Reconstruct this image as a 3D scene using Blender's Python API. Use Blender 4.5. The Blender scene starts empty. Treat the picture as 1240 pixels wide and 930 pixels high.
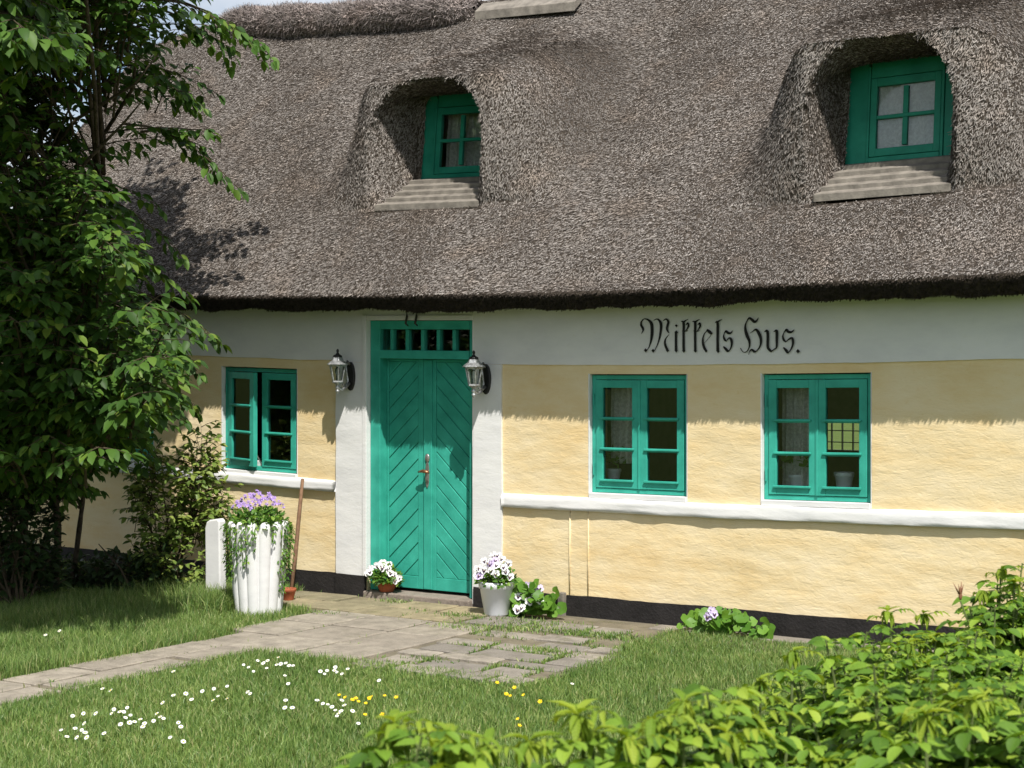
import bpy, bmesh, math, random
import numpy as np
from mathutils import Vector, Matrix, noise as mnoise

random.seed(7)
RNG = np.random.default_rng(11)
SC = bpy.context.scene
COL = SC.collection

# ------------------------------------------------------------------ camera model
FPX, HOR, UC = 2050.0, 440.0, 620.0            # focal length and horizon of the photograph in its own pixels
YAW = math.pi / 2 - math.atan(3153 / FPX)
D0 = FPX / 148.0
CAM = (D0 * math.sin(YAW), -D0 * math.cos(YAW), 2.02)
FW = (-math.sin(YAW), math.cos(YAW))
RT = (math.cos(YAW), math.sin(YAW))


def ray(u, v):
    k = (u - UC) / FPX
    return (FW[0] + RT[0] * k, FW[1] + RT[1] * k, (HOR - v) / FPX)


def at(u, v, Y=0.0):
    """Point of the vertical plane y=Y seen at a photo pixel."""
    d = ray(u, v)
    t = (Y - CAM[1]) / d[1]
    return Vector((CAM[0] + t * d[0], Y, CAM[2] + t * d[2]))


def gp(u, v, z=0.0):
    d = ray(u, v)
    t = (z - CAM[2]) / d[2]
    return Vector((CAM[0] + t * d[0], CAM[1] + t * d[1], z))


def dep(u, v, D):
    d = ray(u, v)
    return Vector((CAM[0] + D * d[0], CAM[1] + D * d[1], CAM[2] + D * d[2]))


SUN = Vector((1.05, -1.0, 2.05)).normalized()


def warp(X, z):
    """The old house sags in the middle: how far a point of it is lifted."""
    w = 0.0038 * (X - 0.8) ** 2
    f = np.clip(z / 0.9, 0, 1) + np.clip((z - 2.6) / 2.9, 0, 1) * 1.0
    return w * f


# ------------------------------------------------------------------ materials
def new_mat(name):
    m = bpy.data.materials.new(name)
    m.use_nodes = True
    nt = m.node_tree
    for n in list(nt.nodes):
        nt.nodes.remove(n)
    out = nt.nodes.new('ShaderNodeOutputMaterial')
    return m, nt, out


def N(nt, kind, **kw):
    n = nt.nodes.new(kind)
    for k, v in kw.items():
        if k in n.inputs.keys():
            n.inputs[k].default_value = v
        else:
            setattr(n, k, v)
    return n


def ramp(nt, fac, stops):
    r = nt.nodes.new('ShaderNodeValToRGB')
    e = r.color_ramp.elements
    while len(e) > 1:
        e.remove(e[-1])
    e[0].position, e[0].color = stops[0][0], (*stops[0][1], 1)
    for p, c in stops[1:]:
        x = e.new(p)
        x.color = (*c, 1)
    nt.links.new(fac, r.inputs[0])
    return r.outputs[0]


def mix_col(nt, fac, a, b, mode='MIX'):
    m = nt.nodes.new('ShaderNodeMix')
    m.data_type = 'RGBA'
    m.blend_type = mode
    for sock, val in ((m.inputs[0], fac), (m.inputs[6], a), (m.inputs[7], b)):
        if hasattr(val, 'is_linked') or hasattr(val, 'links'):
            nt.links.new(val, sock)
        elif isinstance(val, (int, float)):
            sock.default_value = val
        else:
            sock.default_value = (*val, 1)
    return m.outputs[2]


def noise_tex(nt, scale, detail=4, rough=0.55, vec=None, stretch=None, dist=0.0):
    tc = nt.nodes.new('ShaderNodeTexCoord')
    v = tc.outputs['Object']
    if stretch:
        mp = nt.nodes.new('ShaderNodeMapping')
        mp.inputs['Scale'].default_value = stretch
        nt.links.new(v, mp.inputs['Vector'])
        v = mp.outputs[0]
    n = nt.nodes.new('ShaderNodeTexNoise')
    n.inputs['Scale'].default_value = scale
    n.inputs['Detail'].default_value = detail
    n.inputs['Roughness'].default_value = rough
    n.inputs['Distortion'].default_value = dist
    nt.links.new(v, n.inputs['Vector'])
    return n.outputs['Fac']


def math_node(nt, op, a, b=None, c=None):
    m = nt.nodes.new('ShaderNodeMath')
    m.operation = op
    for i, val in enumerate((a, b, c)):
        if val is None:
            continue
        if hasattr(val, 'links'):
            nt.links.new(val, m.inputs[i])
        else:
            m.inputs[i].default_value = val
    return m.outputs[0]


def bump(nt, height, strength, dist, prev=None):
    b = nt.nodes.new('ShaderNodeBump')
    b.inputs['Strength'].default_value = strength
    b.inputs['Distance'].default_value = dist
    nt.links.new(height, b.inputs['Height'])
    if prev is not None:
        nt.links.new(prev, b.inputs['Normal'])
    return b.outputs[0]


def principled(nt, out, color, rough=0.8, normal=None, spec=0.3, metal=0.0):
    p = nt.nodes.new('ShaderNodeBsdfPrincipled')
    if hasattr(color, 'links'):
        nt.links.new(color, p.inputs['Base Color'])
    else:
        p.inputs['Base Color'].default_value = (*color, 1)
    if hasattr(rough, 'links'):
        nt.links.new(rough, p.inputs['Roughness'])
    else:
        p.inputs['Roughness'].default_value = rough
    p.inputs['Specular IOR Level'].default_value = spec
    p.inputs['Metallic'].default_value = metal
    if normal is not None:
        nt.links.new(normal, p.inputs['Normal'])
    nt.links.new(p.outputs[0], out.inputs[0])
    return p


def mat_plaster(name, c1, c2, c3, stain=None, rough=1.0):
    """Limewash over brick: faint courses, brush lumps, blotches of a second coat."""
    m, nt, out = new_mat(name)
    big = noise_tex(nt, 2.1, 7, 0.68, stretch=(0.6, 1, 1.5))
    mid = noise_tex(nt, 7, 5, 0.6, stretch=(0.55, 1, 1.5))
    fine = noise_tex(nt, 60, 4, 0.6, stretch=(0.7, 1, 1.2))
    col = ramp(nt, big, [(0.36, c1), (0.50, c2), (0.66, c3)])
    col = mix_col(nt, math_node(nt, 'MULTIPLY', mid, 0.55), col, c1)
    if stain:
        sp = noise_tex(nt, 22, 6, 0.7)
        sf = ramp(nt, sp, [(0.60, (0, 0, 0)), (0.74, (0.5, 0.5, 0.5))])
        bw = nt.nodes.new('ShaderNodeRGBToBW')
        nt.links.new(sf, bw.inputs[0])
        col = mix_col(nt, bw.outputs[0], col, stain)
    n1 = bump(nt, mid, 0.28 * rough, 0.03)
    n2 = bump(nt, noise_tex(nt, 19, 5, 0.65, stretch=(0.5, 1, 1.2), dist=0.8), 0.20 * rough, 0.012, n1)
    cr = noise_tex(nt, 9, 4, 0.55, stretch=(0.6, 1, 1.5), dist=0.5)
    cr = math_node(nt, 'MINIMUM', math_node(nt, 'MULTIPLY', math_node(nt, 'ABSOLUTE', math_node(nt, 'SUBTRACT', cr, 0.5)), 16.0), 1.0)
    n2 = bump(nt, cr, 0.13 * rough, 0.006, n2)
    n3 = bump(nt, fine, 0.35 * rough, 0.004, n2)
    principled(nt, out, col, 0.92, n3, 0.15)
    return m


def mat_paint(name, c, rough=0.5, var=0.2, bumpy=0.25, spec=0.22):
    """Brushed gloss paint, a little weathered."""
    m, nt, out = new_mat(name)
    a = noise_tex(nt, 5, 5, 0.6)
    g = noise_tex(nt, 70, 3, 0.6, stretch=(1, 1, 0.15))
    dark = tuple(x * (1 - var) for x in c)
    lite = tuple(min(1, x * (1 + var) + 0.01) for x in c)
    col = ramp(nt, a, [(0.3, dark), (0.7, lite)])
    r = math_node(nt, 'MULTIPLY_ADD', a, 0.35, rough - 0.17)
    principled(nt, out, col, r, bump(nt, g, bumpy, 0.002), spec)
    return m


def mat_simple(name, c, rough=0.7, spec=0.3, metal=0.0, var=0.2, scale=9, bs=0.2, bd=0.003):
    m, nt, out = new_mat(name)
    a = noise_tex(nt, scale, 5, 0.6)
    col = ramp(nt, a, [(0.3, tuple(x * (1 - var) for x in c)), (0.7, tuple(min(1, x * (1 + var)) for x in c))])
    principled(nt, out, col, rough, bump(nt, noise_tex(nt, scale * 8, 4), bs, bd), spec, metal)
    return m


def mat_leaf(name, stops, rough=0.45, trans=0.35, tcol=None, spec=0.4, patch=None, veins=False):
    """Leaf blades: each leaf its own tone, light passes through."""
    m, nt, out = new_mat(name)
    g = nt.nodes.new('ShaderNodeNewGeometry')
    col = ramp(nt, g.outputs['Random Per Island'], stops)
    if patch:
        pn = noise_tex(nt, patch[0], 3)
        col = mix_col(nt, ramp(nt, pn, [(0.35, (0, 0, 0)), (0.65, (1, 1, 1))]), col, patch[1], 'MULTIPLY')
    p = nt.nodes.new('ShaderNodeBsdfPrincipled')
    if veins:
        at_ = nt.nodes.new('ShaderNodeAttribute')
        at_.attribute_name = 'leaf_xy'
        sp = nt.nodes.new('ShaderNodeSeparateXYZ')
        nt.links.new(at_.outputs['Vector'], sp.inputs[0])
        ax = math_node(nt, 'ABSOLUTE', sp.outputs[0])
        w = math_node(nt, 'SINE', math_node(nt, 'MULTIPLY', math_node(nt, 'SUBTRACT', sp.outputs[1], math_node(nt, 'MULTIPLY', ax, 1.1)), 62.0))
        rib = math_node(nt, 'LESS_THAN', ax, 0.018)
        vein = math_node(nt, 'MAXIMUM', math_node(nt, 'MULTIPLY', math_node(nt, 'ADD', w, 1.0), 0.5), rib)
        col = mix_col(nt, math_node(nt, 'MULTIPLY', vein, 0.45), mix_col(nt, 1.0, col, (0.80, 0.83, 0.80), 'MULTIPLY'), mix_col(nt, 1.0, col, (1.25, 1.18, 1.15), 'MULTIPLY'))
        blot = noise_tex(nt, 60, 4, 0.7)
        col = mix_col(nt, ramp(nt, blot, [(0.66, (0, 0, 0)), (0.80, (0.4, 0.4, 0.4))]), col, (0.20, 0.17, 0.04))
        nt.links.new(bump(nt, vein, 0.55, 0.0015), p.inputs['Normal'])
    nt.links.new(col, p.inputs['Base Color'])
    p.inputs['Roughness'].default_value = rough
    p.inputs['Specular IOR Level'].default_value = spec
    t = nt.nodes.new('ShaderNodeBsdfTranslucent')
    tc = mix_col(nt, 1.0, col, tcol or (1.3, 1.2, 0.5), 'MULTIPLY')
    nt.links.new(tc, t.inputs[0])
    mx = nt.nodes.new('ShaderNodeMixShader')
    mx.inputs[0].default_value = trans
    nt.links.new(p.outputs[0], mx.inputs[1])
    nt.links.new(t.outputs[0], mx.inputs[2])
    nt.links.new(mx.outputs[0], out.inputs[0])
    return m


def mat_glass(name, tint=(0.93, 0.95, 0.94), rough=0.01):
    m, nt, out = new_mat(name)
    tr = nt.nodes.new('ShaderNodeBsdfTransparent')
    tr.inputs[0].default_value = (*tint, 1)
    gl = nt.nodes.new('ShaderNodeBsdfGlossy')
    gl.inputs['Roughness'].default_value = rough
    nt.links.new(bump(nt, noise_tex(nt, 3, 2), 0.05, 0.01), gl.inputs['Normal'])
    fr = nt.nodes.new('ShaderNodeFresnel')
    fr.inputs['IOR'].default_value = 1.45
    mx = nt.nodes.new('ShaderNodeMixShader')
    nt.links.new(fr.outputs[0], mx.inputs[0])
    nt.links.new(tr.outputs[0], mx.inputs[1])
    nt.links.new(gl.outputs[0], mx.inputs[2])
    nt.links.new(mx.outputs[0], out.inputs[0])
    return m


def mat_lace(name, c, alpha=0.5):
    m, nt, out = new_mat(name)
    tr = nt.nodes.new('ShaderNodeBsdfTransparent')
    d = nt.nodes.new('ShaderNodeBsdfDiffuse')
    d.inputs[0].default_value = (*c, 1)
    tl = nt.nodes.new('ShaderNodeBsdfTranslucent')
    tl.inputs[0].default_value = (*c, 1)
    dd = nt.nodes.new('ShaderNodeMixShader')
    dd.inputs[0].default_value = 0.3
    nt.links.new(d.outputs[0], dd.inputs[1])
    nt.links.new(tl.outputs[0], dd.inputs[2])
    v = noise_tex(nt, 45, 3, 0.7)
    f = ramp(nt, v, [(0.4, (alpha - 0.12,) * 3), (0.6, (min(1, alpha + 0.12),) * 3)])
    mx = nt.nodes.new('ShaderNodeMixShader')
    nt.links.new(f, mx.inputs[0])
    nt.links.new(tr.outputs[0], mx.inputs[1])
    nt.links.new(dd.outputs[0], mx.inputs[2])
    nt.links.new(mx.outputs[0], out.inputs[0])
    return m


def mat_straw(name, stops, patch_dark, patch_warm):
    m, nt, out = new_mat(name)
    g = nt.nodes.new('ShaderNodeNewGeometry')
    col = ramp(nt, g.outputs['Random Per Island'], stops)
    p1 = noise_tex(nt, 1.1, 4, 0.6)
    col = mix_col(nt, ramp(nt, p1, [(0.42, (0, 0, 0)), (0.7, (1, 1, 1))]), col, patch_dark, 'MULTIPLY')
    p2 = noise_tex(nt, 2.6, 5, 0.65)
    col = mix_col(nt, ramp(nt, p2, [(0.5, (0, 0, 0)), (0.72, (1, 1, 1))]), col, patch_warm, 'MULTIPLY')
    # old moss and wet reed on the flanks of the dormers
    tc = nt.nodes.new('ShaderNodeTexCoord')
    for loc, sc in (((0.05, 0.75, 3.95), (1.5, 1.0, 1.35)), ((-0.1, 1.4, 4.7), (1.6, 1.0, 2.2)), ((4.15, 0.7, 3.75), (1.6, 1.0, 1.5)), ((2.3, 0.5, 3.3), (2.6, 1.2, 1.8))):
        mp = nt.nodes.new('ShaderNodeMapping')
        mp.vector_type = 'POINT'
        mp.inputs['Location'].default_value = tuple(-l * c_ for l, c_ in zip(loc, sc))
        mp.inputs['Scale'].default_value = sc
        nt.links.new(tc.outputs['Object'], mp.inputs['Vector'])
        ln = nt.nodes.new('ShaderNodeVectorMath')
        ln.operation = 'LENGTH'
        nt.links.new(mp.outputs[0], ln.inputs[0])
        q = math_node(nt, 'ADD', ln.outputs['Value'], math_node(nt, 'MULTIPLY', math_node(nt, 'SUBTRACT', p2, 0.5), 1.6))
        col = mix_col(nt, ramp(nt, q, [(0.25, (0.55, 0.55, 0.55)), (0.85, (0, 0, 0))]), col, (0.44, 0.44, 0.43), 'MULTIPLY')
    principled(nt, out, col, 0.85, None, 0.15)
    return m


M = {}
M['yellow'] = mat_plaster('yellow_limewash', (0.70, 0.53, 0.28), (0.755, 0.625, 0.39), (0.79, 0.69, 0.49), (0.66, 0.46, 0.19))
M['white'] = mat_plaster('white_limewash', (0.65, 0.65, 0.655), (0.72, 0.72, 0.715), (0.77, 0.765, 0.75), (0.66, 0.65, 0.60), 0.45)
M['tar'] = mat_simple('black_tarred_plinth', (0.018, 0.016, 0.016), 0.75, 0.3, var=0.4, scale=6, bs=0.6, bd=0.012)
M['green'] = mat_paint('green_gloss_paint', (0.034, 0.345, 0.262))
M['green_shaded'] = mat_paint('green_paint_shaded', (0.012, 0.22, 0.15))  # same green paint, with the shade under the dormer hoods darkened into its colour
M['glass'] = mat_glass('window_glass')
M['lampglass'] = mat_glass('lamp_glass', (0.9, 0.93, 0.93))
M['lace'] = mat_lace('lace', (0.92, 0.90, 0.87), 0.68)
M['net'] = mat_lace('net_curtain', (0.95, 0.95, 0.96), 0.95)
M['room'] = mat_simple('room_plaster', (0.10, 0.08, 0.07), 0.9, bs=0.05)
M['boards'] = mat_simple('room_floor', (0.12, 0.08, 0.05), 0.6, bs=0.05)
M['ink'] = mat_simple('black_letter_paint', (0.012, 0.012, 0.012), 0.7, var=0.3, scale=30)
M['iron'] = mat_simple('black_iron', (0.012, 0.012, 0.013), 0.45, 0.5, var=0.3)
M['silver'] = mat_simple('silvered_iron', (0.42, 0.43, 0.44), 0.42, 0.5, metal=0.75, var=0.55, scale=28, bs=0.35, bd=0.004)
M['brass'] = mat_simple('worn_copper_handle', (0.42, 0.20, 0.11), 0.35, 0.5, metal=0.85, var=0.3, scale=30)
M['steel'] = mat_simple('steel_lock_plate', (0.40, 0.39, 0.37), 0.4, 0.5, metal=0.8, var=0.3, scale=30)
M['whitewash'] = mat_plaster('whitewashed_concrete', (0.62, 0.62, 0.625), (0.70, 0.70, 0.70), (0.76, 0.76, 0.75), (0.56, 0.55, 0.52), 0.22)
M['whitepot'] = mat_simple('white_plastic_pot', (0.74, 0.76, 0.80), 0.35, 0.5, var=0.04, scale=5, bs=0.08)
M['terracotta'] = mat_simple('terracotta', (0.36, 0.105, 0.05), 0.8, 0.2, var=0.3, scale=14)
M['soil'] = mat_simple('potting_soil', (0.03, 0.02, 0.013), 0.95, 0.1, var=0.4, scale=40, bs=0.8, bd=0.01)
M['thatch_core'] = mat_simple('thatch_core', (0.085, 0.07, 0.058), 0.95, 0.05, var=0.5, scale=30, bs=0.8, bd=0.03)
M['straw'] = mat_straw('reed_thatch', [(0.0, (0.17, 0.15, 0.136)), (0.35, (0.255, 0.229, 0.21)), (0.75, (0.325, 0.296, 0.274)), (1.0, (0.41, 0.378, 0.352))],
                       (0.80, 0.79, 0.785), (1.04, 0.95, 0.87))
M['heather'] = mat_straw('heather_ridge', [(0.0, (0.13, 0.11, 0.10)), (0.5, (0.26, 0.225, 0.215)), (1.0, (0.42, 0.37, 0.35))],
                         (0.8, 0.78, 0.78), (1.0, 0.92, 0.88))
M['oldboard'] = mat_simple('weathered_board', (0.205, 0.185, 0.16), 0.85, 0.15, var=0.35, scale=11, bs=0.5, bd=0.006)
M['stick'] = mat_simple('brown_stick', (0.17, 0.10, 0.06), 0.8, 0.2, var=0.35, scale=20)
M['bark'] = mat_simple('grey_bark', (0.10, 0.08, 0.06), 0.9, 0.1, var=0.5, scale=14, bs=0.9, bd=0.02)
M['twig'] = mat_simple('brown_twig', (0.07, 0.055, 0.035), 0.85, 0.2, var=0.3)
M['elm'] = mat_leaf('elm_leaf', [(0, (0.028, 0.068, 0.013)), (0.5, (0.055, 0.125, 0.02)), (0.88, (0.095, 0.18, 0.028)), (1, (0.16, 0.23, 0.035))], 0.5, 0.32, spec=0.25)
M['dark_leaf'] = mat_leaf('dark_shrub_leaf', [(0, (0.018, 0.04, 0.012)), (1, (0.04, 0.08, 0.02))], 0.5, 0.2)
M['shrub_leaf'] = mat_leaf('shrub_leaf', [(0, (0.08, 0.14, 0.025)), (0.6, (0.17, 0.25, 0.05)), (1, (0.29, 0.34, 0.08))], 0.5, 0.3)
M['rose_leaf'] = mat_leaf('rose_leaf', [(0, (0.055, 0.13, 0.018)), (0.5, (0.165, 0.305, 0.036)), (0.85, (0.27, 0.42, 0.05)), (1, (0.37, 0.49, 0.065))], 0.5, 0.33, spec=0.22, veins=True)
M['rose_young'] = mat_leaf('rose_young_leaf', [(0, (0.17, 0.29, 0.03)), (1, (0.34, 0.43, 0.05))], 0.5, 0.38, spec=0.2, veins=True)
M['rose_stem'] = mat_simple('rose_stem', (0.10, 0.13, 0.04), 0.7, var=0.3)
M['rose_bud'] = mat_simple('rose_bud', (0.22, 0.10, 0.055), 0.6, var=0.3)
M['grass'] = mat_leaf('grass_blade', [(0, (0.07, 0.145, 0.035)), (0.42, (0.175, 0.28, 0.065)), (0.82, (0.285, 0.375, 0.11)), (1, (0.46, 0.44, 0.22))], 0.5, 0.30,
                      patch=(1.2, (0.72, 0.80, 0.75)))
M['pot_leaf'] = mat_leaf('bedding_leaf', [(0, (0.05, 0.13, 0.02)), (0.6, (0.11, 0.24, 0.035)), (1, (0.22, 0.34, 0.05))], 0.45, 0.33)
M['mallow'] = mat_leaf('mallow_leaf', [(0, (0.08, 0.20, 0.025)), (1, (0.17, 0.33, 0.04))], 0.5, 0.33)
M['petal_white'] = mat_simple('white_petal', (0.80, 0.79, 0.80), 0.6, var=0.06, scale=40, bs=0.05)
M['petal_lilac'] = mat_simple('lilac_petal', (0.60, 0.50, 0.72), 0.6, var=0.2, scale=40, bs=0.05)
M['petal_dark'] = mat_simple('dark_purple_blotch', (0.035, 0.01, 0.05), 0.6, var=0.2)
M['petal_yellow'] = mat_simple('yellow_petal', (0.85, 0.55, 0.01), 0.45, var=0.1)
M['petal_violet'] = mat_simple('violet_bellflower', (0.36, 0.24, 0.56), 0.6, var=0.3, scale=25)


def mat_ground():
    m, nt, out = new_mat('lawn_soil')
    a = noise_tex(nt, 1.6, 6, 0.65)
    b = noise_tex(nt, 35, 5, 0.7)
    col = ramp(nt, a, [(0.3, (0.085, 0.135, 0.03)), (0.7, (0.14, 0.20, 0.05))])
    col = mix_col(nt, math_node(nt, 'MULTIPLY', b, 0.6), col, (0.05, 0.045, 0.02))
    principled(nt, out, col, 0.95, bump(nt, b, 0.8, 0.03), 0.1)
    return m


def mat_slab(name, c1, c2, c3, moss=0.35):
    m, nt, out = new_mat(name)
    g = nt.nodes.new('ShaderNodeNewGeometry')
    base = ramp(nt, g.outputs['Random Per Island'], [(0, c1), (0.5, c2), (1, c3)])
    a = noise_tex(nt, 6, 7, 0.7)
    sp = noise_tex(nt, 90, 4, 0.7)
    col = mix_col(nt, ramp(nt, a, [(0.38, (0, 0, 0)), (0.68, (0.85, 0.85, 0.85))]), base, tuple(x * 0.52 for x in c2))
    col = mix_col(nt, ramp(nt, sp, [(0.55, (0, 0, 0)), (0.75, (0.5, 0.5, 0.5))]), col, tuple(min(1, x * 1.5) for x in c3))
    ms = noise_tex(nt, 3.2, 7, 0.75)
    col = mix_col(nt, ramp(nt, ms, [(0.56, (0, 0, 0)), (0.70, (moss,) * 3)]), col, (0.10, 0.105, 0.035))
    n = bump(nt, noise_tex(nt, 11, 7, 0.75), 0.7, 0.02)
    n = bump(nt, sp, 0.4, 0.003, n)
    principled(nt, out, col, 0.9, n, 0.2)
    return m


M['ground'] = mat_ground()
M['slab'] = mat_slab('grey_paving', (0.29, 0.255, 0.21), (0.325, 0.288, 0.235), (0.36, 0.32, 0.262))
M['sett'] = mat_slab('grey_setts', (0.22, 0.20, 0.175), (0.29, 0.26, 0.22), (0.36, 0.32, 0.265), 0.6)
M['yslab'] = mat_slab('yellowish_paving', (0.20, 0.19, 0.13), (0.29, 0.25, 0.16), (0.36, 0.30, 0.19), 0.6)
M['bed'] = mat_slab('joint_soil', (0.17, 0.15, 0.11), (0.20, 0.175, 0.125), (0.22, 0.19, 0.14), 0.8)
M['thresh'] = mat_slab('threshold_stone', (0.27, 0.23, 0.20), (0.31, 0.26, 0.22), (0.34, 0.29, 0.24), 0.2)


# ------------------------------------------------------------------ mesh builder
class MB:
    def __init__(s, T=None):
        s.v, s.f, s.m, s.T = [], [], [], T

    def add(s, vs, fs, mi=0, T=None):
        b = len(s.v)
        T = T or s.T
        for p in vs:
            s.v.append(tuple(T @ Vector(p)) if T else tuple(p))
        for q in fs:
            s.f.append([b + i for i in q])
            s.m.append(mi)

    def box(s, x0, x1, y0, y1, z0, z1, mi=0, T=None):
        v = [(x0, y0, z0), (x1, y0, z0), (x1, y1, z0), (x0, y1, z0), (x0, y0, z1), (x1, y0, z1), (x1, y1, z1), (x0, y1, z1)]
        s.add(v, [(0, 3, 2, 1), (4, 5, 6, 7), (0, 1, 5, 4), (1, 2, 6, 5), (2, 3, 7, 6), (3, 0, 4, 7)], mi, T)

    def prism_y(s, poly, y0, y1, mi=0, T=None):
        """poly: (x, z) outline, extruded between y0 (front) and y1."""
        n = len(poly)
        v = [(x, y0, z) for x, z in poly] + [(x, y1, z) for x, z in poly]
        f = [tuple(range(n)), tuple(range(2 * n - 1, n - 1, -1))]
        f += [((i + 1) % n, i, n + i, n + (i + 1) % n) for i in range(n)]
        s.add(v, f, mi, T)

    def prism_z(s, poly, z0, z1, mi=0, inset=0.0, T=None):
        n = len(poly)
        cx = sum(p[0] for p in poly) / n
        cy = sum(p[1] for p in poly) / n
        top = [(p[0], p[1]) for p in poly]
        v = [(x, y, z0) for x, y in poly] + [(x, y, z1 - inset) for x, y in top]
        f = [(i, (i + 1) % n, n + (i + 1) % n, n + i) for i in range(n)]
        if inset:
            for x, y in poly:
                dx, dy = cx - x, cy - y
                L = math.hypot(dx, dy)
                v.append((x + dx / L * inset * 1.6, y + dy / L * inset * 1.6, z1))
            f += [(n + i, n + (i + 1) % n, 2 * n + (i + 1) % n, 2 * n + i) for i in range(n)]
            f.append(tuple(range(2 * n, 3 * n)))
        else:
            f.append(tuple(range(n, 2 * n)))
        s.add(v, f, mi, T)

    def tube(s, pts, rad, n=8, mi=0, cap=True, T=None):
        pts = [Vector(p) for p in pts]
        if not hasattr(rad, '__len__'):
            rad = [rad] * len(pts)
        vs, fs = [], []
        up = Vector((0.13, 0.31, 0.94))
        for i, p in enumerate(pts):
            d = (pts[min(i + 1, len(pts) - 1)] - pts[max(i - 1, 0)]).normalized()
            a = d.cross(up)
            if a.length < 0.15:
                a = d.cross(Vector((1, 0, 0)))
            a.normalize()
            b = d.cross(a)
            for k in range(n):
                t = 2 * math.pi * k / n
                vs.append(p + (a * math.cos(t) + b * math.sin(t)) * rad[i])
        for i in range(len(pts) - 1):
            for k in range(n):
                k2 = (k + 1) % n
                fs.append((i * n + k, i * n + k2, (i + 1) * n + k2, (i + 1) * n + k))
        if cap:
            fs.append(tuple(range(n - 1, -1, -1)))
            fs.append(tuple((len(pts) - 1) * n + k for k in range(n)))
        s.add(vs, fs, mi, T)

    def lathe(s, prof, n=24, c=(0, 0, 0), mi=0, T=None, rot=0.0):
        vs, fs = [], []
        for r, z in prof:
            for k in range(n):
                t = 2 * math.pi * k / n + rot
                vs.append((c[0] + r * math.cos(t), c[1] + r * math.sin(t), c[2] + z))
        for i in range(len(prof) - 1):
            for k in range(n):
                k2 = (k + 1) % n
                fs.append((i * n + k, i * n + k2, (i + 1) * n + k2, (i + 1) * n + k))
        fs.append(tuple(range(n - 1, -1, -1)))
        fs.append(tuple((len(prof) - 1) * n + k for k in range(n)))
        s.add(vs, fs, mi, T)

    def build(s, name, mats, parent=None, bevel=0.0, smooth=False, house=False, bevel_seg=2):
        vs = s.v
        if house:
            vs = [(x, y, z + float(warp(x, z))) for x, y, z in vs]
        me = bpy.data.meshes.new(name)
        me.from_pydata(vs, [], s.f)
        mats = mats if isinstance(mats, (list, tuple)) else [mats]
        for m in mats:
            me.materials.append(m)
        if len(mats) > 1:
            me.polygons.foreach_set('material_index', s.m)
        if smooth:
            me.polygons.foreach_set('use_smooth', [True] * len(s.f))
        me.update()
        o = bpy.data.objects.new(name, me)
        COL.objects.link(o)
        if parent is not None:
            o.parent = parent
            o.matrix_parent_inverse = parent.matrix_world.inverted() if False else Matrix.Translation(-Vector(parent.get('_base', (0, 0, 0))))
        if bevel:
            b = o.modifiers.new('edge', 'BEVEL')
            b.width = bevel
            b.segments = bevel_seg
            b.limit_method = 'ANGLE'
            b.angle_limit = math.radians(40)
        return o


def np_mesh(name, V, F, mats, parent=None, mi=None, smooth=False, xy=None):
    """Fast mesh from numpy arrays: V (n,3), F (m,k) with one k."""
    me = bpy.data.meshes.new(name)
    V = np.ascontiguousarray(V, np.float32)
    F = np.ascontiguousarray(F, np.int32)
    k = F.shape[1]
    me.vertices.add(len(V))
    me.vertices.foreach_set('co', V.ravel())
    me.loops.add(F.size)
    me.loops.foreach_set('vertex_index', F.ravel())
    me.polygons.add(len(F))
    me.polygons.foreach_set('loop_start', np.arange(0, F.size, k, dtype=np.int32))
    mats = mats if isinstance(mats, (list, tuple)) else [mats]
    for m in mats:
        me.materials.append(m)
    if mi is not None:
        me.polygons.foreach_set('material_index', np.ascontiguousarray(mi, np.int32))
    if smooth:
        me.polygons.foreach_set('use_smooth', np.ones(len(F), bool))
    me.update(calc_edges=True)
    if xy is not None:
        a_ = me.attributes.new('leaf_xy', 'FLOAT_VECTOR', 'POINT')
        a_.data.foreach_set('vector', np.ascontiguousarray(np.column_stack([xy, np.zeros(len(xy))]), np.float32).ravel())
    o = bpy.data.objects.new(name, me)
    COL.objects.link(o)
    if parent is not None:
        o.parent = parent
        o.matrix_parent_inverse = Matrix.Translation(-Vector(parent.get('_base', (0, 0, 0))))
    return o


def tag(o, label, cat, group=None):
    o['label'] = label
    o['category'] = cat
    if group:
        o['group'] = group
    return o


def thing(name, label, cat, loc, group=None):
    o = bpy.data.objects.new(name, None)
    o.empty_display_size = 0.1
    COL.objects.link(o)
    o.location = loc
    o['_base'] = tuple(loc)
    tag(o, label, cat, group)
    return o


def copy_tree(o, parent=None):
    c = o.copy()
    COL.objects.link(c)
    if parent is not None:
        c.parent = parent
        c.matrix_parent_inverse = o.matrix_parent_inverse.copy()
    for ch in list(o.children):
        copy_tree(ch, c)
    return c


def unit(a):
    return a / np.maximum(np.linalg.norm(a, axis=-1, keepdims=True), 1e-9)


def frames(direction, normal):
    """Rotation matrices whose columns are (side, along, up)."""
    y = unit(direction)
    z = normal - y * np.sum(normal * y, 1, keepdims=True)
    z = unit(z)
    x = np.cross(y, z)
    return np.stack([x, y, z], axis=2)


def scatter(tv, tf, pos, rot, scale):
    tv = np.asarray(tv, float)
    tf = np.asarray(tf, int)
    n = len(pos)
    sc = np.asarray(scale, float)
    if sc.ndim == 1:
        sc = sc[:, None]
    V = tv[None] * sc[:, None, :] if sc.shape[1] == 3 else tv[None] * sc[:, None]
    V = np.einsum('nij,nkj->nki', rot, V) + pos[:, None]
    F = tf[None] + (np.arange(n) * len(tv))[:, None, None]
    return V.reshape(-1, 3), F.reshape(-1, tf.shape[1])


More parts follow.
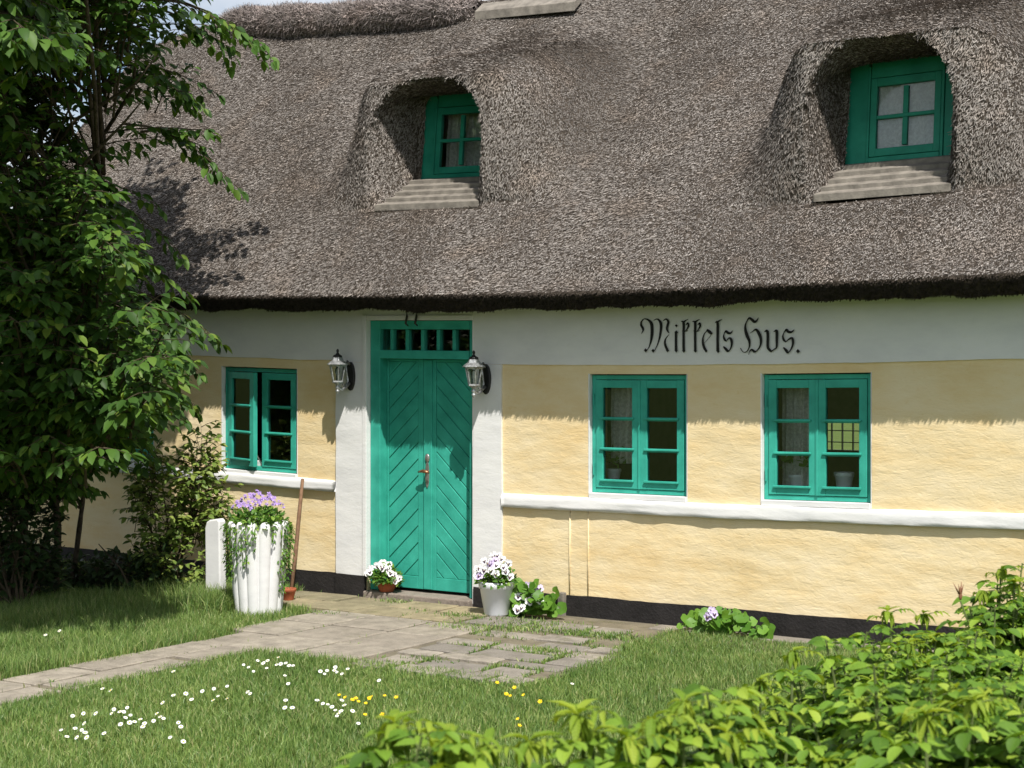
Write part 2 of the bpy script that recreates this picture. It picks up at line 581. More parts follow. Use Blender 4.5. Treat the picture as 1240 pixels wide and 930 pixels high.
def leaf_template(width=0.5, fold=0.12, droop=0.25, pts=(0.0, 0.22, 0.5, 0.78, 1.0), wid=(0.0, 0.8, 1.0, 0.66, 0.0)):
    v, f = [], []
    for t, w in zip(pts, wid):
        z = -droop * t * t
        v.append((0, t, z))
        v.append((-w * width / 2, t - 0.03 * w, z + fold * w))
        v.append((w * width / 2, t - 0.03 * w, z + fold * w))
    for i in range(len(pts) - 1):
        a, b = 3 * i, 3 * i + 3
        if wid[i] > 0:
            f.append((a, a + 1, b))
            f.append((a, b, a + 2))
        if wid[i + 1] > 0:
            f.append((a if wid[i] == 0 else a + 1, b + 1, b))
            f.append((a if wid[i] == 0 else a + 2, b, b + 2))
        elif wid[i] > 0:
            pass
    # drop the unused coincident corners
    used = sorted({i for q in f for i in q})
    mp = {o: n for n, o in enumerate(used)}
    f = [[mp[i] for i in q] for q in f]
    v = [v[i] for i in used]
    # winding: make all face up
    out = []
    for q in f:
        a, b, c = (Vector(v[i]) for i in q)
        out.append(q if (b - a).cross(c - a).z >= 0 else q[::-1])
    return np.array(v), np.array(out)


LEAF = leaf_template(0.56, 0.10, 0.22)
LEAFLET = leaf_template(0.64, 0.11, 0.26, (0, 0.15, 0.36, 0.6, 0.83, 1.0), (0, 0.68, 1.0, 0.98, 0.62, 0))
YOUNG = leaf_template(0.36, 0.12, 0.45, (0, 0.3, 0.65, 1.0), (0, 0.9, 0.8, 0))


# ------------------------------------------------------------------ world, sun, camera
world = bpy.data.worlds.new('World')
SC.world = world
world.use_nodes = True
wn = world.node_tree
for n_ in list(wn.nodes):
    wn.nodes.remove(n_)
wo = wn.nodes.new('ShaderNodeOutputWorld')
bg = wn.nodes.new('ShaderNodeBackground')
sky = wn.nodes.new('ShaderNodeTexSky')
sky.sky_type = 'NISHITA'
sky.sun_disc = False
SUN_EL = math.asin(SUN.z)
sky.sun_elevation = SUN_EL
sky.sun_rotation = math.atan2(SUN.x, SUN.y)
sky.air_density = 1.0
sky.dust_density = 0.6
sky.ozone_density = 1.2
tcw = wn.nodes.new('ShaderNodeTexCoord')
cl = wn.nodes.new('ShaderNodeTexNoise')
cl.inputs['Scale'].default_value = 3.2
cl.inputs['Detail'].default_value = 7
cl.inputs['Roughness'].default_value = 0.55
mpw = wn.nodes.new('ShaderNodeMapping')
mpw.inputs['Scale'].default_value = (1, 1, 2.2)
mpw.inputs['Location'].default_value = (0.35, 0.2, 0.1)
wn.links.new(tcw.outputs['Generated'], mpw.inputs['Vector'])
wn.links.new(mpw.outputs[0], cl.inputs['Vector'])
cf = ramp(wn, cl.outputs['Fac'], [(0.40, (0, 0, 0)), (0.57, (1, 1, 1))])
skc = mix_col(wn, cf, sky.outputs[0], (9.0, 9.2, 9.6))
wn.links.new(skc, bg.inputs[0])
bg.inputs[1].default_value = 0.082
wn.links.new(bg.outputs[0], wo.inputs[0])

sl = bpy.data.lights.new('sun', 'SUN')
sl.energy = 5.0
sl.angle = math.radians(0.53)
sl.color = (1.0, 0.955, 0.88)
so = bpy.data.objects.new('sun', sl)
COL.objects.link(so)
so.rotation_euler = (-SUN).to_track_quat('-Z', 'Y').to_euler()
so.location = (8, -12, 20)

cd = bpy.data.cameras.new('camera')
cam = bpy.data.objects.new('camera', cd)
COL.objects.link(cam)
cam.location = CAM
cam.rotation_euler = (math.pi / 2, 0, YAW)
cd.sensor_width = 36
cd.lens = 36 * FPX / 1240
cd.shift_y = -(465 - HOR) / 1240
cd.clip_start = 0.05
cd.clip_end = 1500
cd.dof.use_dof = True
cd.dof.focus_distance = 13.6
cd.dof.aperture_fstop = 7.5
SC.camera = cam
SC.view_settings.view_transform = 'Standard'
SC.view_settings.look = 'None'
SC.view_settings.gamma = 1
SC.view_settings.exposure = 0.36
SC.cycles.max_bounces = 8
SC.cycles.transparent_max_bounces = 16
SC.cycles.caustics_reflective = False
SC.cycles.caustics_refractive = False


# ------------------------------------------------------------------ the house
house = thing('thatched_cottage', 'long low yellow cottage with a thick grey thatched roof, green door and painted name', 'house', (0, 0, 0))


def nz(x, z, s=1.0, seed=0.0):
    return mnoise.noise(Vector((x * s + seed, z * s * 1.6, seed * 1.7)))


def lump(x, z):
    """How far the hand-laid wall bulges out (metres)."""
    return 0.006 * nz(x, z, 1.6, 3.1) + 0.004 * nz(x * 0.6, z, 5.5, 9.2) + 0.0022 * nz(x * 0.5, z, 14, 1.2)


OPEN = [(-4.86, -4.05, 0.985, 1.93), (-3.19, -2.28, 0.985, 1.935), (-1.494, -0.375, 0.0, 2.38),
        (0.725, 1.605, 0.985, 1.935), (2.215, 3.085, 0.985, 1.935)]


def cuts(lo, hi, pts, step):
    p = sorted({lo, hi, *[q for q in pts if lo < q < hi]})
    out = []
    for a, b in zip(p, p[1:]):
        n = max(1, int(math.ceil((b - a) / step)))
        out += [a + (b - a) * i / n for i in range(n)]
    return out + [p[-1]]


def wall_mesh(name, mat, xlo, xhi, zlo, zhi, y, thick, openings, step=0.035, amp=1.0, wob=0.0, smooth=True, ends=True):
    """A wall face as a fine uneven grid with openings; its sides go back by thick."""
    xs = cuts(xlo, xhi, [q for o in openings for q in o[:2]], step)
    zs = cuts(zlo, zhi, [q for o in openings for q in o[2:]], step)
    mb = MB()
    idx = {}

    def solid(i, j):
        if not (0 <= i < len(xs) - 1 and 0 <= j < len(zs) - 1):
            return False
        cx, cz = (xs[i] + xs[i + 1]) / 2, (zs[j] + zs[j + 1]) / 2
        return not any(a < cx < b and c < cz < d for a, b, c, d in openings)

    def vid(i, j, back=False):
        k = (i, j, back)
        if k not in idx:
            x, z = xs[i], zs[j]
            yy = y - amp * lump(x, z)
            zz, xx = z, x
            if wob and j in (0, len(zs) - 1):
                zz = z + wob * nz(x, 0.3 + z, 2.6, 5.5) + 0.4 * wob * nz(x, z, 11, 2.2)
            if wob and i in (0, len(xs) - 1):
                xx = x + wob * nz(z, 0.7 + x, 2.6, 7.5)
            idx[k] = len(mb.v)
            mb.v.append((xx, y + thick if back else yy, zz))
        return idx[k]

    for i in range(len(xs) - 1):
        for j in range(len(zs) - 1):
            if not solid(i, j):
                continue
            mb.f.append([vid(i, j), vid(i + 1, j), vid(i + 1, j + 1), vid(i, j + 1)])
            mb.m.append(0)
            for di, dj, a, b in ((-1, 0, (i, j + 1), (i, j)), (1, 0, (i + 1, j), (i + 1, j + 1)), (0, -1, (i, j), (i + 1, j)), (0, 1, (i + 1, j + 1), (i, j + 1))):
                if not solid(i + di, j + dj):
                    mb.f.append([vid(*b), vid(*a), vid(*a, True), vid(*b, True)])
                    mb.m.append(0)
    o = mb.build(name, mat, house, smooth=False, house=True)
    o.data.polygons.foreach_set('use_smooth', [True] * len(o.data.polygons))
    try:
        o.data.set_sharp_from_angle(angle=math.radians(50))
    except Exception:
        pass
    return o


XL, XR = -6.3, 7.6
wall_mesh('front_wall', M['yellow'], XL, XR, 0.0, 2.60, 0.0, 0.30, OPEN)
# the other walls and the rooms behind
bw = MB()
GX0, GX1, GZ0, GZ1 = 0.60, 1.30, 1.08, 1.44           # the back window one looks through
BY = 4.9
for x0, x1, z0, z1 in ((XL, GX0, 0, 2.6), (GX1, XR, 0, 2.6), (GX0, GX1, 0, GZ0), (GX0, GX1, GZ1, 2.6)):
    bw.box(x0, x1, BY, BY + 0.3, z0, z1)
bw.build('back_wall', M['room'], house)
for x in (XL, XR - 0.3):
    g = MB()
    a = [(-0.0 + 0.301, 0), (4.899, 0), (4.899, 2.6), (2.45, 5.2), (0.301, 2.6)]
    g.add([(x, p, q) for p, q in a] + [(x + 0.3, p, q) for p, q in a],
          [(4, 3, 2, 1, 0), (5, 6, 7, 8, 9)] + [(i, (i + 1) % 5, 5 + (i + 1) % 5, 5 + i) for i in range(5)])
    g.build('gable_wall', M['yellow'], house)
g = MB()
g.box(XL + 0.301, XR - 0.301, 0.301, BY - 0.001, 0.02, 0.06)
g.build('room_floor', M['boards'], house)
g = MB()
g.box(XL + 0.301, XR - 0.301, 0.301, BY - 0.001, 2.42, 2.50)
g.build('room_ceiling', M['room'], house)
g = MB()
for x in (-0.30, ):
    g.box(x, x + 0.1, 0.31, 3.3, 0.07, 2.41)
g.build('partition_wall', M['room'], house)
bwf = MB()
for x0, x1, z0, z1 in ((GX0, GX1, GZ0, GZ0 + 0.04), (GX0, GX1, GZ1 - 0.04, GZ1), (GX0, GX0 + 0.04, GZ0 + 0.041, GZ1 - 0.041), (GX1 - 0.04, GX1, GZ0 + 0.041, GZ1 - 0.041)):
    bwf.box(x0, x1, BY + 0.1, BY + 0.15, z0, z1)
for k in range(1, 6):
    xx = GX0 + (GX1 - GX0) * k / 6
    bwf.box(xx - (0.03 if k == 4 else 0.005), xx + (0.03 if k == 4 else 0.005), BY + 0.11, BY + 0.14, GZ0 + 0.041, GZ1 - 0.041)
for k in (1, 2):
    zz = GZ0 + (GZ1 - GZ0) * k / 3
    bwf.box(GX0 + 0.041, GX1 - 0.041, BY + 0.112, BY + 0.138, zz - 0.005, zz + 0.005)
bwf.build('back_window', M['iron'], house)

# plinth, band, pilasters, ledges
wall_mesh('plinth', M['tar'], XL, -1.828, -0.05, 0.178, -0.006, 0.10, [], 0.045, 0.8, 0.008)
wall_mesh('plinth', M['tar'], -0.366, -0.089, -0.05, 0.165, -0.029, 0.12, [], 0.045, 0.8, 0.004)
wall_mesh('plinth', M['tar'], -0.087, 0.46, -0.05, 0.165, -0.004, 0.10, [], 0.045, 0.8, 0.008)
wall_mesh('plinth', M['tar'], 0.525, XR, -0.05, 0.168, -0.006, 0.10, [], 0.045, 0.8, 0.008)
wall_mesh('plinth', M['tar'], -1.826, -1.50, -0.05, 0.172, -0.031, 0.12, [], 0.045, 0.8, 0.004)
g = MB()
g.box(0.465, 0.52, -0.05, 0.02, -0.02, 0.185)
g.build('plinth_post', M['oldboard'], house, bevel=0.006, house=True)
wall_mesh('white_band', M['white'], XL, -1.842, 2.022, 2.62, -0.012, 0.10, [], 0.04, 0.9, 0.006)
wall_mesh('white_band', M['white'], -1.84, XR, 2.008, 2.62, -0.014, 0.10, [(-1.494, -0.375, 0.0, 2.38)], 0.04, 0.5, 0.006)
wall_mesh('pilaster', M['white'], -1.825, -1.497, 0.176, 2.006, -0.022, 0.10, [], 0.04, 0.9, 0.006)
wall_mesh('pilaster', M['white'], -0.372, -0.088, 0.166, 2.006, -0.020, 0.10, [], 0.04, 0.9, 0.006)


def ledge(x0, x1, z0, z1, y):
    """The white sill course: a rounded, hand-plastered ledge along the wall."""
    n = int((x1 - x0) / 0.04)
    prof = [(0.02, 0.0), (y * 0.86, 0.01), (y, 0.06), (y * 1.0, 0.30), (y * 1.02, 0.60), (y * 0.96, 0.88), (y * 0.80, 1.0), (0.004, 1.08), (-0.02, 1.08)]
    mb = MB()
    H = z1 - z0
    for i in range(n + 1):
        x = x0 + (x1 - x0) * i / n
        for q, (py, pz) in enumerate(prof):
            j = 0.007 * nz(x, q * 0.35, 3.0, 4.4) + 0.003 * nz(x, q, 12, 8.8)
            mb.v.append((x, -py + (j if py > 0.03 else 0), z0 + pz * H + j * 1.1 + 0.006 * nz(x, 1.0, 1.3, 2.4)))
    k = len(prof)
    for i in range(n):
        for q in range(k - 1):
            mb.f.append([i * k + q + 1, (i + 1) * k + q + 1, (i + 1) * k + q, i * k + q])
            mb.m.append(0)
    mb.f.append(list(range(k)))
    mb.f.append(list(range(n * k + k - 1, n * k - 1, -1)))
    mb.m += [0, 0]
    return mb.build('sill_ledge', M['white'], house, smooth=True, house=True)


ledge(XL, -1.83, 0.868, 0.958, 0.036)
ledge(-0.085, XR, 0.846, 0.946, 0.036)


# windows --------------------------------------------------------------
def bar(mb, x0, x1, y0, y1, z0, z1, T=None):
    mb.box(x0, x1, y0, y1, z0, z1, 0, T)


def casement(win, x0, x1, z0, z1, y, T=None, cols=1, rows=3, mat='green', stile=0.062):
    c = MB(T)
    bar(c, x0, x0 + stile, y, y + 0.045, z0, z1)
    bar(c, x1 - stile, x1, y, y + 0.045, z0, z1)
    bar(c, x0 + stile - 0.001, x1 - stile + 0.001, y + 0.001, y + 0.044, z1 - 0.062, z1 - 0.001)
    bar(c, x0 + stile - 0.001, x1 - stile + 0.001, y + 0.001, y + 0.044, z0 + 0.001, z0 + 0.062)
    if rows == 3:
        bar(c, x0 + stile - 0.02, x1 - stile + 0.02, y - 0.020, y - 0.001, z0 + 0.052, z0 + 0.070)   # weather bar
    gz0, gz1 = z0 + 0.062, z1 - 0.062
    ph = (gz1 - gz0) / rows
    for k in range(1, rows):
        zc = gz0 + ph * k
        bar(c, x0 + stile - 0.001, x1 - stile + 0.001, y + 0.004, y + 0.042, zc - 0.014, zc + 0.014)
        if rows == 3:
            bar(c, x0 + stile - 0.022, x1 - stile + 0.022, y - 0.016, y + 0.003, zc - 0.004, zc + 0.013)
    if cols == 2:
        xc = (x0 + x1) / 2
        for k in range(rows):
            bar(c, xc - 0.02, xc + 0.02, y + 0.005, y + 0.041, gz0 + ph * k + 0.0145, gz0 + ph * (k + 1) - 0.0145)
    o = c.build('casement', M[mat], win, bevel=0.004, house=True)
    p = MB(T)
    bar(p, x0 + stile - 0.004, x1 - stile + 0.004, y + 0.022, y + 0.025, gz0 - 0.004, gz1 + 0.004)
    p.build('pane', M['glass'], win, house=True)
    return o


def window(x0, x1, z0, z1, rec=0.042, ajar=0.0):
    f = MB()
    w = 0.036
    bar(f, x0, x0 + w, rec, rec + 0.09, z0, z1)
    bar(f, x1 - w, x1, rec, rec + 0.09, z0, z1)
    bar(f, x0 + w, x1 - w, rec + 0.001, rec + 0.089, z1 - w, z1 - 0.001)
    bar(f, x0 + w, x1 - w, rec + 0.001, rec + 0.089, z0 + 0.001, z0 + w)
    win = f.build('window', M['green'], house, bevel=0.003, house=True)
    r = MB()                                                        # the white painted reveal and sill around the frame
    e = 0.012
    bar(r, x0 - e, x0 - 0.0015, -0.002, rec + 0.10, z0 - 0.04, z1 + e)
    bar(r, x1 + 0.0015, x1 + e - 0.004, -0.002, rec + 0.10, z0 - 0.04, z1 + e)
    r.box(x0 - 0.001, x1 + 0.001, -0.016, rec + 0.10, z0 - 0.042, z0 - 0.002)
    r.build('reveal', M['white'], win, bevel=0.004, house=True)
    xm = (x0 + x1) / 2
    a0, a1 = x0 + w + 0.003, xm - 0.004
    b0, b1 = xm + 0.004, x1 - w - 0.003
    za, zb = z0 + w + 0.003, z1 - w - 0.003
    T = None
    if ajar:
        pv = Vector((a0, rec, 0))
        T = Matrix.Translation(pv) @ Matrix.Rotation(-ajar, 4, 'Z') @ Matrix.Translation(-pv)
    casement(win, a0, a1, za, zb, rec - 0.008, T)
    casement(win, b0, b1, za, zb, rec - 0.008)
    if not ajar:
        bead = MB()
        bar(bead, xm - 0.011, xm + 0.011, rec - 0.016, rec - 0.0085, za, zb)
        bead.build('cover_strip', M['green'], win, bevel=0.003, house=True)
    else:
        st = MB()
        st.tube([(xm - 0.02, rec + 0.02, z0 + 0.05), (xm - 0.035, rec - 0.05, z0 + 0.17)], 0.006, 6)
        st.build('window_stay', M['steel'], win, house=True)
    for zz in (za + 0.10, zb - 0.20):
        h = MB()
        h.tube([(x0 + 0.018, rec - 0.009, zz), (x0 + 0.018, rec - 0.009, zz + 0.09)], 0.007, 8)
        h.build('hinge', M['green'], win, house=True)
    s = MB()
    bar(s, x0 + 0.01, x1 - 0.01, rec + 0.10, 0.42, z0 - 0.02, z0 + 0.075)
    s.build('inner_sill', M['white'], win, house=True)
    return win


W0 = window(-4.85, -4.06, 0.995, 1.922)
W1 = window(-3.18, -2.29, 0.995, 1.927, ajar=math.radians(13))
W2 = window(0.735, 1.595, 0.995, 1.927)
W3 = window(2.225, 3.075, 0.995, 1.927)


# door -----------------------------------------------------------------
def clip_poly(poly, x0, x1, z0, z1):
    for ax, val, sgn in ((0, x0, 1), (0, x1, -1), (1, z0, 1), (1, z1, -1)):
        out = []
        for i in range(len(poly)):
            a, b = poly[i], poly[(i + 1) % len(poly)]
            da, db = sgn * (a[ax] - val), sgn * (b[ax] - val)
            if da >= 0:
                out.append(a)
            if da * db < 0:
                t = da / (da - db)
                out.append((a[0] + t * (b[0] - a[0]), a[1] + t * (b[1] - a[1])))
        poly = out
        if not poly:
            return []
    return poly


DX0, DX1, DZ1 = -1.484, -0.385, 2.372
JY, LY = 0.028, 0.128
ZT0, ZT1 = 2.045, 2.118           # transom bar
f = MB()
bar(f, DX0, DX0 + 0.105, JY, JY + 0.16, 0.06, DZ1)
bar(f, DX1 - 0.058, DX1, JY + 0.004, JY + 0.16, 0.06, DZ1)
bar(f, DX0 + 0.105, DX1 - 0.058, JY + 0.001, JY + 0.159, DZ1 - 0.075, DZ1 - 0.001)
bar(f, DX0 + 0.105, DX1 - 0.058, JY - 0.008, JY + 0.158, ZT0, ZT1)
for k in range(1, 6):
    xx = DX0 + 0.06 + (DX1 - DX0 - 0.12) * k / 6
    bar(f, xx - 0.017, xx + 0.017, JY + 0.012, JY + 0.07, ZT1, DZ1 - 0.076)
door = f.build('door', M['green'], house, bevel=0.005, house=True)
p = MB()
bar(p, DX0 + 0.10, DX1 - 0.10, JY + 0.05, JY + 0.054, ZT1 - 0.004, DZ1 - 0.072)
p.build('transom_pane', M['glass'], door, house=True)
r = MB()
bar(r, DX0 - 0.045, DX0 - 0.002, -0.030, 0.20, 0.176, DZ1 + 0.045)
bar(r, DX0 - 0.0015, DX1 + 0.012, -0.027, 0.20, DZ1 + 0.002, DZ1 + 0.043)
bar(r, DX1 + 0.002, DX1 + 0.0125, -0.018, 0.20, 0.02, DZ1 + 0.001)
r.build('reveal', M['white'], door, bevel=0.004, house=True)


def door_leaf(x0, x1, z0, z1, sgn, stl, str_):
    """One leaf: framed, with slanting planks between stiles and rails."""
    b = MB()
    y = LY
    bar(b, x0, x1, y + 0.012, y + 0.05, z0, z1)                       # backing
    bar(b, x0, x0 + stl, y - 0.004, y + 0.011, z0, z1)
    bar(b, x1 - str_, x1, y - 0.004, y + 0.011, z0, z1)
    bar(b, x0 + stl, x1 - str_, y - 0.004, y + 0.0112, z0, z0 + 0.105)
    bar(b, x0 + stl, x1 - str_, y - 0.004, y + 0.0112, z1 - 0.02, z1)
    px0, px1, pz0, pz1 = x0 + stl + 0.002, x1 - str_ - 0.002, z0 + 0.107, z1 - 0.022
    pitch, gap = 0.142, 0.011
    sl_ = sgn * 0.93
    k = -20
    while k < 40:
        base = pz0 + k * pitch
        xr = px0 if sgn > 0 else px1
        quad = [(xr, base), (xr + (2 if sgn > 0 else -2), base + 2 * abs(sl_)), (xr + (2 if sgn > 0 else -2), base + 2 * abs(sl_) + pitch - gap), (xr, base + pitch - gap)]
        if sgn > 0:
            pass
        else:
            quad = quad[::-1]
        q = clip_poly(quad, px0, px1, pz0, pz1)
        if len(q) >= 3:
            area = 0.5 * abs(sum(q[i][0] * q[(i + 1) % len(q)][1] - q[(i + 1) % len(q)][0] * q[i][1] for i in range(len(q))))
            if area > 0.0004:
                b.prism_y(q, y + 0.0005 * (k % 3), y + 0.0125, 0)
        k += 1
    return b.build('door_leaf', M['green'], door, bevel=0.0035, house=True)


MX = at(513, 600, LY).x
door_leaf(DX0 + 0.107, MX, 0.085, ZT0 - 0.003, 1, 0.02, 0.055)
door_leaf(MX + 0.004, DX1 - 0.060, 0.085, ZT0 - 0.003, -1, 0.13, 0.02)
cs = MB()
bar(cs, MX + 0.012, MX + 0.098, LY - 0.018, LY - 0.0045, 0.09, ZT0 - 0.008)
cs.build('cover_strip', M['green'], door, bevel=0.004, house=True)
hx = MX + 0.055
lk = MB()
lk.lathe([(0.0001, 0), (0.026, 0), (0.028, 0.006), (0.022, 0.012), (0.0001, 0.013)], 18, (0, 0, 0), 0, Matrix.Translation((hx, LY - 0.018, 1.20)) @ Matrix.Rotation(math.pi / 2, 4, 'X') @ Matrix.Diagonal((0.9, 1.35, 1, 1)))
lk.build('lock_plate', M['steel'], door, smooth=True, house=True)
lp = MB()
poly = [(hx + 0.021 * math.cos(t) * (1 if abs(math.sin(t)) < 0.9 else .8), 1.06 + 0.115 * math.sin(t)) for t in [2 * math.pi * k / 20 for k in range(20)]]
lp.prism_y(poly, LY - 0.026, LY - 0.0185)
lp.build('handle_plate', M['steel'], door, bevel=0.002, house=True)
hd = MB()
hd.tube([(hx, LY - 0.024, 1.085), (hx, LY - 0.075, 1.085)], 0.011, 10)
hd.tube([(hx + 0.055, LY - 0.066, 1.078), (hx + 0.03, LY - 0.076, 1.086), (hx, LY - 0.078, 1.092), (hx - 0.035, LY - 0.074, 1.088), (hx - 0.062, LY - 0.068, 1.080)], [0.006, 0.012, 0.016, 0.011, 0.007], 10)
hd.build('door_handle', M['brass'], door, smooth=True, house=True)
th = MB()
th.box(DX0 - 0.006, DX1 + 0.006, -0.075, 0.26, -0.02, 0.058)
th.build('threshold', M['thresh'], house, bevel=0.012)

# hooks over the door, conduits on the wall
for u in (492.5, 504):
    h = MB()
    a = at(u, 376, -0.05)
    h.tube([(a.x, -0.012, a.z + 0.02), (a.x, -0.05, a.z + 0.01), (a.x + 0.01, -0.06, a.z - 0.05), (a.x - 0.012, -0.05, a.z - 0.11), (a.x, -0.03, a.z - 0.13)], [0.012, 0.012, 0.010, 0.010, 0.006], 8)
    h.build('iron_hook', M['iron'], house, smooth=True)
for x in (0.552, 0.722):
    h = MB()
    h.tube([(x, -0.002, 0.17), (x, -0.003, 0.5), (x + 0.004, -0.002, 0.845)], 0.006, 8)
    h.build('conduit', M['yellow'], house, smooth=True, house=True)

# lettering --------------------------------------------------------------
S_A = [  # strokes in the 11.27x enlargement whose corner is (765, 375): (x, y, pen width)
    [(165, 128, 10), (132, 165, 22), (128, 210, 32), (150, 250, 36), (154, 285, 24), (130, 328, 5)],
    [(138, 142, 8), (175, 125, 14), (225, 140, 28), (266, 185, 44), (277, 260, 46), (274, 350, 42), (262, 425, 30), (240, 500, 16), (212, 548, 9)],
    [(298, 146, 8), (345, 128, 18), (385, 160, 36), (400, 215, 40), (394, 300, 34), (375, 400, 24), (345, 490, 14), (312, 558, 9)],
    [(430, 150, 8), (470, 128, 22), (499, 165, 34), (490, 210, 36), (480, 255, 32), (490, 290, 26), (512, 322, 5)],
    [(508, 338, 5), (466, 390, 14), (452, 440, 27), (460, 490, 34), (484, 545, 38)],
    [(603, 300, 36), (603, 430, 36), (604, 560, 38)],
    [(672, 158, 8), (706, 178, 36), (707, 300, 36), (707, 430, 36), (709, 560, 38)],
    [(712, 165, 26), (740, 146, 16), (772, 130, 5)],
    [(738, 212, 10), (764, 182, 24), (774, 222, 28), (752, 265, 18), (730, 296, 8)],
    [(684, 290, 7), (735, 294, 12), (768, 284, 7)],
    [(828, 158, 8), (864, 178, 36), (865, 300, 36), (865, 430, 36), (867, 560, 38)],
    [(870, 165, 26), (898, 146, 16), (930, 130, 5)],
    [(900, 212, 10), (925, 182, 24), (934, 222, 28), (912, 265, 18), (890, 296, 8)],
    [(840, 290, 7), (895, 294, 12), (925, 284, 7)],
    [(1028, 285, 12), (988, 335, 14), (970, 400, 24), (972, 460, 32), (990, 520, 38), (1015, 562, 36)],
    [(1022, 272, 26), (1058, 300, 46), (1094, 334, 36)],
    [(1084, 345, 6), (1040, 400, 6), (992, 455, 5)],
    [(1136, 178, 8), (1170, 172, 34), (1173, 300, 40), (1172, 430, 40), (1174, 560, 42)],
    [(1180, 160, 26), (1206, 144, 14), (1236, 134, 5)],
]
D_A = [(190, 555, 40), (292, 560, 38), (488, 556, 36), (608, 218, 32), (609, 308, 38), (606, 558, 38), (710, 560, 38), (868, 560, 38), (1014, 562, 34), (1178, 565, 40)]
S_B = [
    [(192, 284, 5), (168, 318, 26), (132, 318, 36), (104, 294, 32), (80, 322, 14), (70, 365, 22), (86, 410, 32), (112, 432, 14)],
    [(106, 430, 8), (142, 388, 20), (170, 402, 38), (181, 450, 34), (170, 520, 22), (128, 578, 14)],
    [(66, 502, 18), (98, 535, 38), (130, 572, 34)],
    [(546, 108, 7), (522, 150, 26), (490, 165, 40), (455, 135, 40), (420, 114, 26), (386, 160, 16), (366, 220, 27), (371, 290, 42), (396, 370, 46), (421, 430, 36), (421, 500, 20), (396, 560, 13), (356, 582, 11), (322, 562, 12), (300, 524, 15)],
    [(430, 322, 5), (468, 296, 12), (512, 270, 30), (550, 320, 46), (577, 390, 40), (577, 460, 30), (556, 520, 20), (514, 570, 14)],
    [(520, 562, 14), (490, 572, 36), (455, 546, 28), (424, 572, 14), (410, 618, 5)],
    [(628, 304, 12), (660, 286, 34), (673, 335, 40), (673, 500, 40), (690, 540, 36), (720, 570, 34)],
    [(714, 572, 24), (760, 542, 16), (793, 508, 28), (796, 400, 40), (794, 290, 40), (752, 302, 8)],
    [(1034, 270, 5), (998, 304, 28), (955, 302, 40), (928, 274, 34), (896, 312, 14), (878, 362, 24), (892, 412, 34), (922, 442, 15)],
    [(914, 446, 8), (955, 408, 18), (1002, 386, 32), (1017, 432, 36), (1010, 490, 28), (984, 550, 20), (944, 598, 12)],
    [(886, 514, 18), (920, 552, 40), (948, 590, 36)],
]
D_B = [(1086, 567, 44)]


def catmull(pts, n=6):
    P = [np.array(p, float) for p in pts]
    P = [2 * P[0] - P[1]] + P + [2 * P[-1] - P[-2]]
    out = []
    for i in range(1, len(P) - 2):
        for k in range(n):
            t = k / n
            out.append(0.5 * ((2 * P[i]) + (-P[i - 1] + P[i + 1]) * t + (2 * P[i - 1] - 5 * P[i] + 4 * P[i + 1] - P[i + 2]) * t * t + (-P[i - 1] + 3 * P[i] - 3 * P[i + 1] + P[i + 2]) * t ** 3))
    out.append(P[-2])
    return out


let = MB()
SC_L = 1240 / 110
yk = [-0.0205]


def letter_point(x, y, ox):
    a = at(ox + x / SC_L, 375 + y / SC_L, yk[0])
    return (a.x, a.y, a.z)


def letter_stroke(pts, ox):
    c = catmull(pts)
    vs, fs = [], []
    for i, q in enumerate(c):
        d = c[min(i + 1, len(c) - 1)][:2] - c[max(i - 1, 0)][:2]
        d = d / max(np.hypot(*d), 1e-6)
        w = max(q[2], 4) / 2 * 0.94
        vs.append(letter_point(q[0] - d[1] * w, q[1] + d[0] * w, ox))
        vs.append(letter_point(q[0] + d[1] * w, q[1] - d[0] * w, ox))
    for i in range(len(c) - 1):
        fs.append((2 * i, 2 * i + 1, 2 * i + 3, 2 * i + 2))
    let.add(vs, fs)
    yk[0] -= 0.00022


for s_ in S_A:
    letter_stroke(s_, 765)
for s_ in S_B:
    letter_stroke(s_, 870)
for lst, ox in ((D_A, 765), (D_B, 870)):
    for x, y, w in lst:
        let.add([letter_point(x - w * .62, y - w * 0.06, ox), letter_point(x - w * .05, y - w * .72, ox), letter_point(x + w * .62, y + w * .02, ox), letter_point(x - w * .02, y + w * .75, ox)], [(0, 1, 2, 3)])
        yk[0] -= 0.00022
let.build('lettering', M['ink'], house)

# ------------------------------------------------------------------ thatched roof
S2 = math.sqrt(0.5)
EY, EZ = -0.48, 2.57
SMAX = 4.32
DORM = [dict(xl=-1.70, xlb=-1.71, xr=-0.48, off=0.0, wl=-1.50, wr=-0.66, lip=0.78, arch=-0.05),
        dict(xl=2.54, xlb=2.50, xr=3.66, off=-0.19, wl=2.645, wr=3.485, lip=0.86, arch=-0.08)]


def sst(a, b, x):
    t = np.clip((x - a) / (b - a), 0, 1)
    return t * t * (3 - 2 * t)


def sines(x, y, seed, octs):
    r = np.random.default_rng(seed)
    o = np.zeros_like(x)
    for f_, a_ in octs:
        for _ in range(5):
            an, ph = r.uniform(0, 6.28, 2)
            ff = f_ * r.uniform(0.7, 1.3)
            o += a_ * np.sin(ff * (x * math.cos(an) + y * math.sin(an)) + ph)
    return o / 2.2


